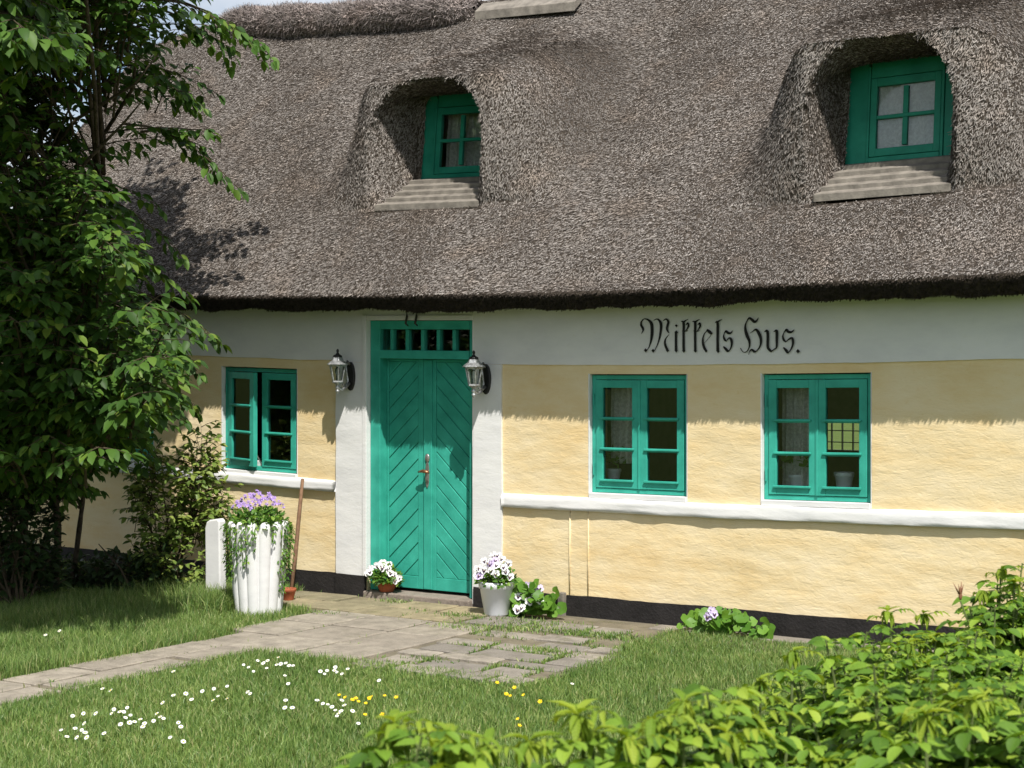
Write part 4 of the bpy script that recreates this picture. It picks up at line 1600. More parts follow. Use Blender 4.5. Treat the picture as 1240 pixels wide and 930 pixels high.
# ------------------------------------------------------------------ lanterns
def lantern(x, z, label):
    t = thing('wall_lantern', label, 'wall lamp', (x, -0.02, z))
    dz_ = float(warp(x, z))
    ax = -0.21
    Tm = Matrix.Translation((x, 0, z + dz_))
    b = MB(Tm)                                                       # oval back plate
    poly = [(0.048 * math.cos(q), 0.125 * math.sin(q) - 0.03) for q in [2 * math.pi * k / 24 for k in range(24)]]
    b.prism_y(poly, -0.045, -0.018)
    b.build('back_plate', M['iron'], t, bevel=0.008)
    a = MB(Tm)                                                       # S-shaped arm under the lamp
    a.tube([(0, -0.04, 0.07), (0, -0.075, 0.10), (0, -0.105, 0.06), (0, -0.09, -0.01), (0, -0.075, -0.07), (0, -0.10, -0.125), (0, -0.15, -0.145), (0, ax, -0.125)], [0.010, 0.012, 0.013, 0.014, 0.014, 0.013, 0.012, 0.012], 8)
    a.tube([(0, -0.045, -0.09), (0, -0.08, -0.115), (0, -0.13, -0.105), (0, -0.15, -0.085)], [0.012, 0.011, 0.009, 0.006], 8)
    a.build('arm', M['silver'], t, smooth=True)
    n = 6
    c = (0, ax, 0)
    cg = MB(Tm)
    rb, rt, zb, zt = 0.042, 0.070, -0.075, 0.065

    def ring(r, z_):
        return [(c[0] + r * math.cos(2 * math.pi * k / n + .3), c[1] + r * math.sin(2 * math.pi * k / n + .3), z_) for k in range(n)]
    lo, hi = ring(rb, zb), ring(rt, zt)
    for k in range(n):
        cg.tube([lo[k], hi[k]], 0.006, 6)
        cg.tube([lo[k], lo[(k + 1) % n]], 0.008, 6)
        cg.tube([hi[k], hi[(k + 1) % n]], 0.010, 6)
    cg.lathe([(0.046, zb - 0.012), (0.052, zb - 0.004), (0.048, zb + 0.004)], 6, c, 0, rot=.3)
    cg.build('cage', M['silver'], t)
    gl = MB(Tm)
    gl.add(ring(rb - .001, zb) + ring(rt - .001, zt), [(k, (k + 1) % n, n + (k + 1) % n, n + k) for k in range(n)])
    gl.build('glass', M['lampglass'], t)
    tp = MB(Tm)
    tp.lathe([(0.094, zt + 0.004), (0.100, zt + 0.008), (0.080, zt + 0.026), (0.055, zt + 0.042), (0.047, zt + 0.066), (0.043, zt + 0.070)], 6, c, 0, rot=.3)
    tp.build('cap', M['silver'], t, bevel=0.003)
    fn = MB(Tm)
    fn.lathe([(0.042, zt + 0.0705), (0.036, zt + 0.086), (0.016, zt + 0.096), (0.008, zt + 0.112), (0.012, zt + 0.120), (0.011, zt + 0.132), (0.003, zt + 0.142)], 16, c)
    fn.build('finial', M['iron'], t, smooth=True)
    bl = MB(Tm)
    bl.lathe([(0.006, -0.178), (0.017, -0.164), (0.018, -0.150), (0.010, -0.142), (0.019, -0.132), (0.020, -0.118), (0.012, -0.106), (0.028, -0.092), (0.030, -0.088)], 14, c)
    bl.build('pendant', M['silver'], t, smooth=True)
    sk = MB(Tm)
    sk.lathe([(0.014, zb + 0.002), (0.014, zb + 0.05), (0.010, zb + 0.056), (0.024, zb + 0.085), (0.022, zb + 0.11), (0.006, zb + 0.125)], 14, c)
    sk.build('bulb', M['lampglass'], t, smooth=True)
    return t


lantern(-1.655, 1.915, 'silvered black lantern on the white pilaster beside the half-open window')
lantern(-0.235, 1.915, 'silvered black lantern on the white pilaster above the tall white flowerpot')


# ------------------------------------------------------------------ pots and plants
def pansy_mesh(petal):
    """A pansy: two upper petals, two side ones and a lip, dark blotches in the middle."""
    mb = MB()

    def petal_fan(cx, cz, r, y, mi, sx=1.0):
        pts = [(cx, y - 0.001, cz)]
        for k in range(10):
            t = 2 * math.pi * k / 10
            w = 1 + 0.06 * math.sin(3 * t + cx * 90)
            pts.append((cx + r * sx * w * math.cos(t), y + 0.004 * math.cos(t * 2), cz + r * w * math.sin(t)))
        mb.add(pts, [(0, 1 + k, 1 + (k + 1) % 10) for k in range(10)], mi)
    petal_fan(-0.011, 0.015, 0.0155, 0.004, 0)
    petal_fan(0.012, 0.016, 0.0155, 0.002, 0)
    petal_fan(-0.017, -0.002, 0.0145, -0.001, 0)
    petal_fan(0.017, -0.002, 0.0145, -0.003, 0)
    petal_fan(0, -0.014, 0.0165, -0.006, 0, 1.1)
    petal_fan(-0.009, 0.000, 0.0055, -0.0085, 1)
    petal_fan(0.009, 0.000, 0.0055, -0.0088, 1)
    petal_fan(0, -0.010, 0.0085, -0.0115, 1)
    petal_fan(0, -0.002, 0.0025, -0.0145, 2)
    return mb


PANSY = None


def add_pansies(parent, centre, spots, lilac=()):
    """spots: (dx, dz, dy) of each head from centre; every flower is a part of its own."""
    global PANSY
    out = []
    for i, (dx, dz_, dy) in enumerate(spots):
        o = pansy_mesh(0).build('flower', [M['petal_lilac'] if i in lilac else M['petal_white'], M['petal_dark'], M['petal_yellow']], parent)
        s_ = R2.uniform(0.95, 1.25)
        o.matrix_parent_inverse = Matrix.Identity(4)
        b = Vector(parent['_base'])
        o.location = Vector((centre[0] + dx, centre[1] + dy, centre[2] + dz_)) - b
        o.rotation_euler = (R2.uniform(-0.55, 0.05), R2.uniform(-0.4, 0.4), R2.uniform(-0.1, 0.9))
        o.scale = (s_, s_, s_)
        out.append(o)
    return out


def leaf_cloud(n, centre, rad, size, rng, hemi=True, tmpl=LEAF, out=0.7, squash=(1, 1, 1)):
    d = unit(rng.normal(0, 1, (n, 3)))
    if hemi:
        d[:, 2] = np.abs(d[:, 2])
    r = rad * rng.uniform(0.25, 1, n)[:, None] ** 0.6
    pos = np.array(centre)[None] + d * r * np.array(squash)[None]
    dr = unit(d * out + rng.normal(0, 0.5, (n, 3)) + np.array([[0, 0, -0.1]]))
    nm = unit(np.array([[0.2, -0.3, 0.9]]) + rng.normal(0, 0.4, (n, 3)))
    return scatter(tmpl[0], tmpl[1], pos, frames(dr, nm), rng.uniform(size * 0.6, size * 1.25, n))


def pot_mesh(R0, R1, H, rim, rimh, c, n=36):
    mb = MB()
    mb.lathe([(R0 * 0.96, 0), (R0, 0.006), (R1 * 0.985, H - rimh), (R1 + rim * 0.9, H - rimh + 0.004), (R1 + rim, H - rimh * 0.3), (R1 + rim, H), (R1 + rim * 0.2, H + 0.003), (R1 - rim, H - 0.004), (R1 - rim * 1.4, H - 0.03)], n, c)
    return mb


# tall white pot with pansies
c = gp(592, 748) + Vector((0, 0.11, 0))
c.z = 0.012
t = thing('flowerpot', 'tall white flowerpot crowded with white and violet pansies beside the door', 'flowerpot', c)
pot_mesh(0.098, 0.135, 0.265, 0.010, 0.055, c).build('pot', M['whitepot'], t, smooth=True, bevel=0.0)
s = MB()
s.lathe([(0.10, 0.2), (0.122, 0.245), (0.05, 0.255)], 20, c)
s.build('soil', M['soil'], t)
Vl, Fl = leaf_cloud(420, (c.x, c.y, c.z + 0.25), 0.16, 0.05, RNG, squash=(1.0, 1.0, 0.95))
np_mesh('foliage', Vl, Fl, M['pot_leaf'], t)
sp = [(-0.10, 0.205, -0.03), (-0.045, 0.24, 0.02), (0.02, 0.215, -0.05), (0.055, 0.225, 0), (0.09, 0.19, 0.03), (-0.14, 0.14, -0.06), (-0.08, 0.155, -0.12), (-0.03, 0.15, -0.14), (-0.055, 0.10, -0.16), (0.035, 0.145, -0.13),
      (0.075, 0.12, -0.12), (0.125, 0.135, -0.06), (0.15, 0.095, -0.03), (-0.115, 0.09, -0.11), (0.01, 0.19, -0.10), (-0.005, 0.245, 0.03), (0.11, 0.17, -0.06), (-0.17, 0.10, 0.0), (-0.02, 0.195, -0.08), (0.06, 0.185, -0.09)]
add_pansies(t, (c.x, c.y, c.z + 0.22), sp, (2, 8, 14))

# small terracotta bowl on the threshold
c = Vector((-1.315, -0.03, 0.060))
c = Vector((gp(468, 722, 0.06).x + 0.03, -0.0, 0.059))
c = at(468, 716, 0.0)
c = Vector((c.x, 0.005, 0.0585))
t = thing('flowerpot', 'small terracotta pot of white pansies on the door threshold', 'flowerpot', c)
pot_mesh(0.062, 0.088, 0.092, 0.007, 0.026, c).build('pot', M['terracotta'], t, smooth=True)
s = MB()
s.lathe([(0.06, 0.06), (0.078, 0.082), (0.03, 0.088)], 20, c)
s.build('soil', M['soil'], t)
Vl, Fl = leaf_cloud(420, (c.x + 0.01, c.y - 0.03, c.z + 0.085), 0.145, 0.045, RNG, squash=(1.1, 0.75, 0.95))
np_mesh('foliage', Vl, Fl, M['pot_leaf'], t)
sp = [(-0.13, 0.12, -0.06), (-0.165, 0.085, -0.05), (-0.07, 0.15, -0.04), (-0.02, 0.175, -0.03), (0.0, 0.15, -0.07), (0.035, 0.165, -0.02), (0.06, 0.13, -0.06), (0.10, 0.10, -0.08), (0.115, 0.075, -0.05), (0.17, 0.06, -0.05), (0.155, 0.04, -0.08), (-0.10, 0.10, -0.11), (0.03, 0.14, -0.09)]
add_pansies(t, (c.x, c.y, c.z + 0.07), sp, ())


# round-leaved plants against the plinth
def round_leaf():
    v = [(0, 0, 0)]
    f = []
    k_ = 12
    for k in range(k_ + 1):
        t = -math.pi / 2 + 0.35 + (2 * math.pi - 0.7) * k / k_
        r = 0.5 * (1 + 0.07 * math.cos(5 * t))
        v.append((r * math.cos(t), 0.38 + r * math.sin(t) * 0.95, 0.10 * (r * 2) ** 2 * (0.6 + 0.4 * math.cos(3 * t)) - 0.05))
    v[0] = (0, 0.30, -0.06)
    for k in range(k_):
        f.append((0, 1 + k, 2 + k))
    return np.array(v), np.array(f)


RLEAF = round_leaf()


def leafy_plant(name, label, c, w, h, n, size, spots, lilac, cat='plant'):
    t = thing(name, label, cat, c)
    rng = RNG
    px = np.clip(rng.normal(0, 0.42, n), -1, 1) * w
    py = -np.abs(rng.normal(0.02, 0.06, n))
    hz = h * (1 - 0.55 * (px / w) ** 2) * rng.uniform(0.15, 1, n)
    pos = np.stack([c[0] + px, c[1] + py, c[2] + hz], 1)
    dr = np.stack([0.6 * px / w + rng.normal(0, 0.45, n), -0.35 + rng.normal(0, 0.3, n), rng.uniform(-0.75, 0.2, n)], 1)
    nm = np.array([[0.25, -0.85, 0.5]]) + rng.normal(0, 0.25, (n, 3))
    Vl, Fl = scatter(RLEAF[0], RLEAF[1], pos, frames(dr, nm), rng.uniform(size * 0.6, size * 1.2, n))
    np_mesh('foliage', Vl, Fl, M['mallow'], t)
    s = MB()
    for k in range(0, n, 4):
        s.tube([(c[0] + px[k] * 0.2, c[1] - 0.01, c[2] - 0.005), tuple((np.array(c) + pos[k]) / 2 + np.array([0, 0, 0.01])), tuple(pos[k])], 0.0028, 5)
    s.build('stems', M['rose_stem'], t)
    if spots:
        add_pansies(t, c, spots, lilac)
    return t


c = gp(645, 751)
c = Vector((c.x - 0.02, -0.16, 0.012))
c.x = at(645, 740, -0.16).x
leafy_plant('leafy_plant', 'clump of round green leaves and small pansies between the white flowerpot and the plinth post', c, 0.27, 0.27, 150, 0.095,
            [(-0.02, 0.235, -0.06), (0.10, 0.215, -0.06), (-0.10, 0.135, -0.12), (-0.055, 0.15, -0.12), (0.015, 0.145, -0.12), (0.05, 0.12, -0.13), (-0.015, 0.06, -0.20), (0.02, 0.075, -0.19), (0.13, 0.13, -0.10), (0.085, 0.165, -0.1)], (0, 1))
c = at(880, 762, -0.16)
c.z = 0.01
leafy_plant('leafy_plant', 'low round-leaved plant with a lilac flower at the black plinth under the right window', c, 0.33, 0.19, 95, 0.09,
            [(-0.03, 0.185, -0.19), (-0.005, 0.165, -0.20), (-0.05, 0.145, -0.21)], (0, 1, 2))

# fluted white urn ---------------------------------------------------------
c = gp(313, 748) + Vector((-0.1, 0.13, 0))
c.z = 0.0
c.x = at(313, 700, c.y).x
urn = thing('fluted_urn', 'tall fluted white urn overflowing with trailing leaves and violet bellflowers', 'planter', c)
NL, SEG = 13, 12
HT = 0.76
prof = []
vs, fs = [], []
n = NL * SEG
levels = 26
for j in range(levels + 1):
    q = j / levels
    for k in range(n):
        ph = (k / SEG) % 1.0
        lobe = math.sqrt(max(0.0, 1 - (2 * ph - 1) ** 2))          # 0 in the groove, 1 on the lobe
        zt = HT - 0.085 * (1 - lobe) ** 1.2
        z_ = q * zt
        rr = 0.185 + 0.062 * (z_ / HT) ** 0.9
        r_ = rr * (0.90 + 0.115 * lobe)
        if q > 0.93:
            r_ *= 1 - 0.10 * ((q - 0.93) / 0.07) ** 2
        if j == 0:
            r_ *= 0.97
        th_ = 2 * math.pi * k / n + 0.12
        vs.append((c.x + r_ * math.cos(th_), c.y + r_ * math.sin(th_), z_))
for j in range(levels):
    for k in range(n):
        k2 = (k + 1) % n
        fs.append((j * n + k, j * n + k2, (j + 1) * n + k2, (j + 1) * n + k))
b0 = len(vs)
for k in range(n):
    th_ = 2 * math.pi * k / n + 0.12
    vs.append((c.x + 0.17 * math.cos(th_), c.y + 0.17 * math.sin(th_), HT - 0.16))
for k in range(n):
    k2 = (k + 1) % n
    fs.append((levels * n + k, levels * n + k2, b0 + k2, b0 + k))
fs.append(tuple(b0 + k for k in range(n)))
ub = MB()
ub.add(vs, fs)
ub.build('urn_body', M['whitewash'], urn, smooth=True)
top = np.array((c.x, c.y, HT - 0.06))
Va1, Fa1 = leaf_cloud(900, top, 0.27, 0.042, RNG, squash=(1, 0.9, 0.62))
P1, F1 = [Va1], [Fa1]
offv = len(Va1)
vt = MB()
trail = [(-2.25, 0.50, 60), (-2.0, 0.50, 46), (-1.72, 0.40, 34), (-1.42, 0.32, 22), (-0.92, 0.20, 14), (-0.42, 0.13, 8), (0.02, 0.5, 30), (0.22, 0.60, 60), (0.5, 0.5, 60), (-2.7, 0.55, 60), (0.85, 0.4, 40)]
for a0, ln, cnt in trail:
    for rep in range(2):
        aa = a0 + RNG.normal(0, 0.10)
        L_ = ln * RNG.uniform(0.7, 1.1)
        q = RNG.uniform(0, 1, cnt)
        rr = 0.265 - 0.055 * q * L_ / HT + RNG.normal(0, 0.012, cnt)
        an = aa + RNG.normal(0, 0.05, cnt)
        pos = np.stack([c.x + rr * np.cos(an), c.y + rr * np.sin(an), HT - 0.03 - q * L_], 1)
        outd = np.stack([np.cos(an), np.sin(an), -0.9 + 0 * an], 1) + RNG.normal(0, 0.5, (cnt, 3))
        nm = np.stack([np.cos(an), np.sin(an), 0.7 + 0 * an], 1) + RNG.normal(0, 0.3, (cnt, 3))
        v_, f_ = scatter(LEAF[0], LEAF[1], pos, frames(outd, nm), RNG.uniform(0.018, 0.036, cnt))
        P1.append(v_)
        F1.append(f_ + offv)
        offv += len(v_)
        vt.tube([(c.x + 0.25 * math.cos(aa), c.y + 0.25 * math.sin(aa), HT - 0.01), (c.x + 0.262 * math.cos(aa), c.y + 0.262 * math.sin(aa), HT - 0.06), (c.x + (0.262 - 0.055 * L_ / HT) * math.cos(aa), c.y + (0.262 - 0.055 * L_ / HT) * math.sin(aa), HT - 0.03 - L_)], 0.002, 4)
np_mesh('foliage', np.concatenate(P1), np.concatenate(F1), M['pot_leaf'], urn)
vt.build('trailing_stem', M['rose_stem'], urn)


def bellflower():
    mb = MB()
    for k in range(5):
        t = 2 * math.pi * k / 5
        pts = []
        for q, w in ((0.2, 0.25), (0.65, 0.5), (1.0, 0.0)):
            r_ = 0.019 * q
            z_ = 0.012 - 0.010 * q
            pts.append((r_ * math.cos(t - w), r_ * math.sin(t - w), z_))
            if w:
                pts.append((r_ * math.cos(t + w), r_ * math.sin(t + w), z_))
        mb.add(pts, [(0, 2, 3, 1), (2, 4, 3)], 0)
    mb.lathe([(0.002, -0.012), (0.007, 0.0), (0.006, 0.008)], 6, (0, 0, 0), 0)
    return mb


bf0 = None
for k in range(72):
    a0 = RNG.uniform(0, 2 * math.pi)
    r_ = 0.24 * math.sqrt(RNG.random())
    px_, py_ = c.x + r_ * math.cos(a0) + 0.01, c.y + r_ * math.sin(a0) * 0.8
    pz_ = HT + 0.06 + 0.17 * (1 - (r_ / 0.28) ** 2) * RNG.uniform(0.55, 1.05)
    if px_ > c.x + 0.18:
        continue
    if bf0 is None:
        bf0 = bellflower().build('flower', M['petal_violet'], urn)
        o = bf0
    else:
        o = bf0.copy()
        COL.objects.link(o)
        o.parent = urn
    o.matrix_parent_inverse = Matrix.Identity(4)
    o.location = (px_ - c.x, py_ - c.y, pz_)
    o.rotation_euler = (RNG.uniform(0.2, 1.3), RNG.uniform(-0.5, 0.5), RNG.uniform(-0.5, 1.2))
    s_ = RNG.uniform(0.8, 1.35)
    o.scale = (s_, s_, s_)

# white post beside it -------------------------------------------------------
c = gp(260, 731)
a0, a1 = at(248, 700, c.y).x, at(266.5, 700, c.y).x
pst = MB()
poly = [(a0, -0.1), (a1, -0.1), (a1 - 0.004, 0.30), (a1 - 0.012, 0.690), (a1 - 0.03, 0.715), (a0 + 0.05, 0.700), (a0 + 0.015, 0.682), (a0 - 0.002, 0.63), (a0 + 0.002, 0.3)]
pst.prism_y(poly, c.y, c.y + 0.085)
o = pst.build('white_post', M['whitewash'], None, bevel=0.014, bevel_seg=3)
tag(o, 'white painted stone post with a slanting top standing left of the fluted urn', 'post')

# terracotta pot behind the urn and the pole leaning on the wall
c = gp(349, 724)
c = Vector((at(349, 715, -0.62).x, -0.62, 0.013))
t = thing('flowerpot', 'small orange terracotta pot half hidden behind the fluted urn', 'flowerpot', c)
pot_mesh(0.045, 0.062, 0.10, 0.007, 0.028, c).build('pot', M['terracotta'], t, smooth=True)
s = MB()
s.lathe([(0.04, 0.06), (0.054, 0.085), (0.02, 0.09)], 16, c)
s.build('soil', M['soil'], t)
tp_ = at(366.5, 580, -0.075)
bs_ = Vector((at(352, 715, -0.40).x, -0.40, 0.012))
pm = MB()
pm.tube([bs_, bs_.lerp(tp_, 0.35) + Vector((0.006, 0, 0)), bs_.lerp(tp_, 0.7), tp_], [0.016, 0.018, 0.017, 0.015], 9)
o = pm.build('wooden_pole', M['stick'], None, smooth=True)
tag(o, 'thin brown wooden pole leaning against the yellow wall behind the urn', 'pole')


# things on the inner window sills ---------------------------------------------
def sill_pot(u, v, rt_, h, label, leafy, mat, w=0.26):
    p = at(u, v, w)
    zs_ = 0.995 + 0.0755 + float(warp(p.x, 1.0))
    c = Vector((p.x, w, zs_))
    t = thing('flowerpot', label, 'flowerpot', c)
    pot_mesh(rt_ * 0.72, rt_ * 0.93, h, rt_ * 0.08, h * 0.25, c, 24).build('pot', M[mat], t, smooth=True)
    s = MB()
    s.lathe([(rt_ * 0.6, h * 0.6), (rt_ * 0.8, h * 0.86), (rt_ * 0.3, h * 0.9)], 16, c)
    s.build('soil', M['soil'], t)
    if leafy:
        Vl, Fl = leaf_cloud(leafy, (c.x, c.y, c.z + h + 0.05), 0.14, 0.065, RNG, tmpl=RLEAF, squash=(1, 0.7, 1))
        np_mesh('foliage', Vl, Fl, M['mallow'], t)
    return t


sill_pot(743, 582, 0.062, 0.10, 'white potted geranium inside the window nearer the door', 40, 'whitepot')
sill_pot(965, 588, 0.062, 0.10, 'potted plant behind the left casement under the painted name', 40, 'whitepot')
sill_pot(1022, 590, 0.075, 0.125, 'plain white pot inside the right casement under the painted name', 0, 'whitepot')


# ------------------------------------------------------------------ trees and shrubs
class Foliage:
    def __init__(s):
        s.pos, s.dir, s.nrm, s.siz = [], [], [], []

    def leaf(s, p, d, n, z):
        s.pos.append(p)
        s.dir.append(d)
        s.nrm.append(n)
        s.siz.append(z)

    def mesh(s, tmpl, keepfn=None):
        pos, dr, nm, sz = (np.array(a, float) for a in (s.pos, s.dir, s.nrm, s.siz))
        if keepfn is not None:
            ok_ = keepfn(pos)
            pos, dr, nm, sz = pos[ok_], dr[ok_], nm[ok_], sz[ok_]
        return scatter(tmpl[0], tmpl[1], pos, frames(dr, nm), sz)


RT_ = random.Random(21)


def gauss3(s_):
    return Vector((RT_.gauss(0, s_), RT_.gauss(0, s_), RT_.gauss(0, s_)))


def spray(fol, tw, S, T, arch=0.15, leaf=0.095, twl=0.42, step=0.085, dens_=1.0, r0=0.012):
    """A leafy branch from S to T: side twigs on both sides, two ranks of hanging leaves."""
    S, T = Vector(S), Vector(T)
    Ln = (T - S).length
    mid = (S + T) / 2 + Vector((0, 0, arch * Ln)) + gauss3(0.05 * Ln)
    n_ = max(6, int(Ln / 0.07))
    pts = [S * (1 - q) ** 2 + mid * 2 * q * (1 - q) + T * q * q for q in [i / n_ for i in range(n_ + 1)]]
    tw.tube([pts[int(i * n_ / 5)] for i in range(6)], [r0 * (1 - i / 6.5) for i in range(6)], 5, 0, False)
    side = 1
    q = 0.22
    while q <= 1.0:
        i = min(n_ - 1, int(q * n_))
        p = pts[i].lerp(pts[i + 1], q * n_ - i if i + 1 <= n_ else 0)
        tg = (pts[i + 1] - pts[i]).normalized()
        sd = tg.cross(Vector((0, 0, 1)))
        if sd.length < 0.1:
            sd = Vector((1, 0, 0))
        sd.normalize()
        d = (tg * 0.75 + sd * side * 0.75 + Vector((0, 0, -0.12)) + gauss3(0.22)).normalized()
        l_ = twl * (1.1 - 0.7 * q) * RT_.uniform(0.6, 1.15)
        end = p + d * l_ + Vector((0, 0, -0.18 * l_))
        tw.tube([p, (p + end) / 2 + Vector((0, 0, 0.03 * l_)), end], [0.004, 0.003, 0.0015], 4, 0, False)
        k_ = max(2, int(l_ / 0.045 * dens_))
        sg = 1
        for j in range(1, k_ + 1):
            w = j / k_
            pp = p.lerp(end, w)
            ld = (d * 0.6 + d.cross(Vector((0, 0, 1))) * sg * 0.7 + Vector((0, 0, -0.45)) + gauss3(0.22)).normalized()
            nm = (Vector((0.12, -0.22, 0.9)) + gauss3(0.28)).normalized()
            fol.leaf(pp, ld, nm, leaf * RT_.uniform(0.65, 1.2))
            sg = -sg
        fol.leaf(end, (d + Vector((0, 0, -0.4))).normalized(), Vector((0.1, -0.2, 1)), leaf * RT_.uniform(0.7, 1.1))
        side = -side
        q += step / Ln * RT_.uniform(0.8, 1.4)
    fol.leaf(pts[-1], (pts[-1] - pts[-2]).normalized() + Vector((0, 0, -0.3)), Vector((0.1, -0.2, 1)), leaf)


def outside_house(P):
    X, Y, Z = P[:, 0], P[:, 1], P[:, 2]
    roofz = EZ + (Y - EY) + 0.12 + 0.13
    inside = np.where(Y > -0.62, (Z < roofz + 0.1) & (Z > 2.3), False) | ((Y > -0.10) & (Z <= 2.6))
    return ~inside


tb = gp(65, 722)
elm = thing('elm_tree', 'leafy elm tree with two thin stems shading the left end of the cottage', 'tree', tb)
fol, tw = Foliage(), MB()
# two thin stems that lean apart
stA = [gp(66, 722, -0.02), dep(70, 640, 14.55), dep(62, 560, 14.4), dep(48, 470, 14.2), dep(40, 360, 13.9), dep(52, 230, 13.7), dep(70, 110, 13.6), dep(85, -60, 13.5)]
stB = [gp(86, 718, -0.02), dep(96, 640, 14.8), dep(102, 580, 14.7), dep(98, 500, 14.6), dep(110, 400, 14.5), dep(122, 280, 14.4), dep(128, 150, 14.3), dep(120, 0, 14.2)]
for st_, r_ in ((stA, 0.036), (stB, 0.027)):
    m_ = MB()
    sm = [Vector(p[:3]) for p in catmull([tuple(q) for q in st_], 4)]
    m_.tube(sm, [r_ * (1.002 - i / len(sm)) ** 1.3 * (1 + 0.08 * math.sin(i * 2.1)) for i in range(len(sm))], 10)
    m_.build('trunk', M['bark'], elm, smooth=True)


def on_stem(st_, q):
    f_ = q * (len(st_) - 1)
    i = min(len(st_) - 2, int(f_))
    return Vector(st_[i]).lerp(Vector(st_[i + 1]), f_ - i)


# sprays along the crown's right-hand outline (start pixel, depth, tip pixel, depth)
OUT = [((150, -10), 14.2, (322, 62), 14.6, .22), ((170, 0), 14.1, (300, 50), 14.3, .25), ((120, 40), 14.2, (252, 30), 14.5, .1), ((190, 10), 14.4, (285, 70), 14.7, .2),
       ((110, 105), 14.2, (242, 125), 14.5, .22), ((100, 110), 14.2, (225, 112), 14.3, .15), ((130, 80), 14.3, (252, 108), 14.7, .15),
       ((110, 165), 14.1, (258, 160), 14.4, .14), ((150, 150), 14.2, (290, 230), 14.6, .2), ((170, 160), 14.3, (265, 205), 14.6, .25), ((80, 190), 14.0, (200, 165), 14.2, .05),
       ((50, 200), 13.6, (186, 245), 14.0, .12), ((40, 240), 13.4, (150, 262), 13.7, .1), ((110, 230), 14.0, (212, 300), 14.3, .12), ((60, 270), 13.4, (180, 320), 13.8, .12), ((70, 300), 13.8, (225, 352), 14.3, .12),
       ((110, 340), 14.3, (262, 410), 14.6, .14), ((120, 370), 14.3, (258, 405), 14.5, .06), ((120, 390), 14.4, (242, 452), 14.6, .12), ((110, 420), 14.4, (236, 490), 14.6, .1), ((120, 380), 14.2, (215, 430), 14.3, .12), ((100, 450), 14.4, (190, 500), 14.6, .12),
       ((20, 60), 12.6, (120, 60), 12.8, .1), ((-40, 10), 10.5, (62, 42), 10.6, .1), ((-50, 0), 10.6, (25, 40), 10.5, .15), ((-20, -30), 10.6, (70, 10), 10.7, .1)]
for (a, da, b, db, ar) in OUT:
    spray(fol, tw, dep(*a, da), dep(*b, db), ar, 0.105, 0.36, 0.075)
# the body of the crown
UMAX = [(-300, 230), (-60, 220), (0, 200), (50, 170), (90, 130), (130, 120), (180, 120), (220, 130), (260, 130), (300, 165), (340, 190), (390, 215), (440, 210), (480, 190), (520, 150), (560, 120)]


def umax(v):
    for (v0, u0), (v1, u1) in zip(UMAX, UMAX[1:]):
        if v0 <= v <= v1:
            return u0 + (u1 - u0) * (v - v0) / (v1 - v0)
    return 120


cnt = 0
while cnt < 820:
    v = RT_.uniform(-330, 545)
    um = umax(v)
    u = um - (um + 260) * RT_.random() ** 1.15
    D = RT_.uniform(11.6, 15.0)
    if v < 170:
        D = RT_.uniform(12.2, 15.2)
        if 40 < u < 235 and v > 5 and RT_.random() < 0.94:
            continue
    T = dep(u, v, D)
    if T.y > -0.7 and T.z < EZ + (T.y - EY) + 0.5:
        T.y = -0.75 - RT_.random() * 0.4
    q = min(0.97, max(0.2, (T.z - 0.35) / 5.4))
    S = on_stem(stA if RT_.random() < 0.6 else stB, q)
    d = T - S
    if d.length > 1.5:
        S = T - d.normalized() * RT_.uniform(0.9, 1.4) + Vector((0, 0, -0.12))
    if d.length < 0.3:
        continue
    spray(fol, tw, S, T, RT_.uniform(0.08, 0.22), RT_.uniform(0.095, 0.125), 0.40, 0.10)
    cnt += 1
# the crown leans out over the lawn: its upper boughs shade everything below
for k_ in range(175):
    v = RT_.uniform(-330, -12)
    u = RT_.uniform(-420, 60 if v < -60 else 10)
    T = dep(u, v, RT_.uniform(9.6, 11.3))
    S = T + Vector((-0.75, 0.55, -0.15)) * RT_.uniform(0.8, 1.5) + gauss3(0.2)
    spray(fol, tw, S, T, RT_.uniform(0.08, 0.2), RT_.uniform(0.10, 0.125), 0.45, 0.09)
for k_ in range(46):
    T = dep(RT_.uniform(-60, 60), RT_.uniform(-15, 60), RT_.uniform(9.8, 11.5))
    S = T + Vector((-0.75, 0.45, 0.05)) * RT_.uniform(0.8, 1.3) + gauss3(0.15)
    spray(fol, tw, S, T, RT_.uniform(0.08, 0.2), RT_.uniform(0.10, 0.125), 0.35, 0.10)
for k_ in range(7):
    S = on_stem(stA if k_ % 2 else stB, RT_.uniform(0.6, 0.98))
    T = dep(RT_.uniform(-300, 100), RT_.uniform(-420, -60), RT_.uniform(10.3, 12.0))
    lm = MB()
    lm.tube([S, S.lerp(T, 0.35) + Vector((0, 0, 0.25)), S.lerp(T, 0.7) + Vector((0, 0, 0.2)) + gauss3(0.06), T], [0.022, 0.018, 0.013, 0.007], 7)
    lm.build('limb', M['bark'], elm, smooth=True)
# low hanging sprays in the shade over the left window
for k_ in range(85):
    v = RT_.uniform(430, 610)
    T = dep(RT_.uniform(-20, 205 if v < 560 else 120), v, RT_.uniform(13.3, 14.9))
    S = T + Vector((-0.45, 0.05, 0.25)) * RT_.uniform(0.8, 1.4) + gauss3(0.15)
    spray(fol, tw, S, T, RT_.uniform(0.02, 0.12), RT_.uniform(0.085, 0.115), 0.34, 0.12, 1.0, 0.006)
# looser twigs against the sky
for k_ in range(22):
    T = dep(RT_.uniform(70, 245), RT_.uniform(5, 125), RT_.uniform(13.6, 14.9))
    S = T + Vector((-0.55, 0.1, -0.1)) * RT_.uniform(0.8, 1.4) + gauss3(0.15)
    spray(fol, tw, S, T, RT_.uniform(0.1, 0.25), RT_.uniform(0.085, 0.11), 0.28, 0.12, 0.8, 0.007)
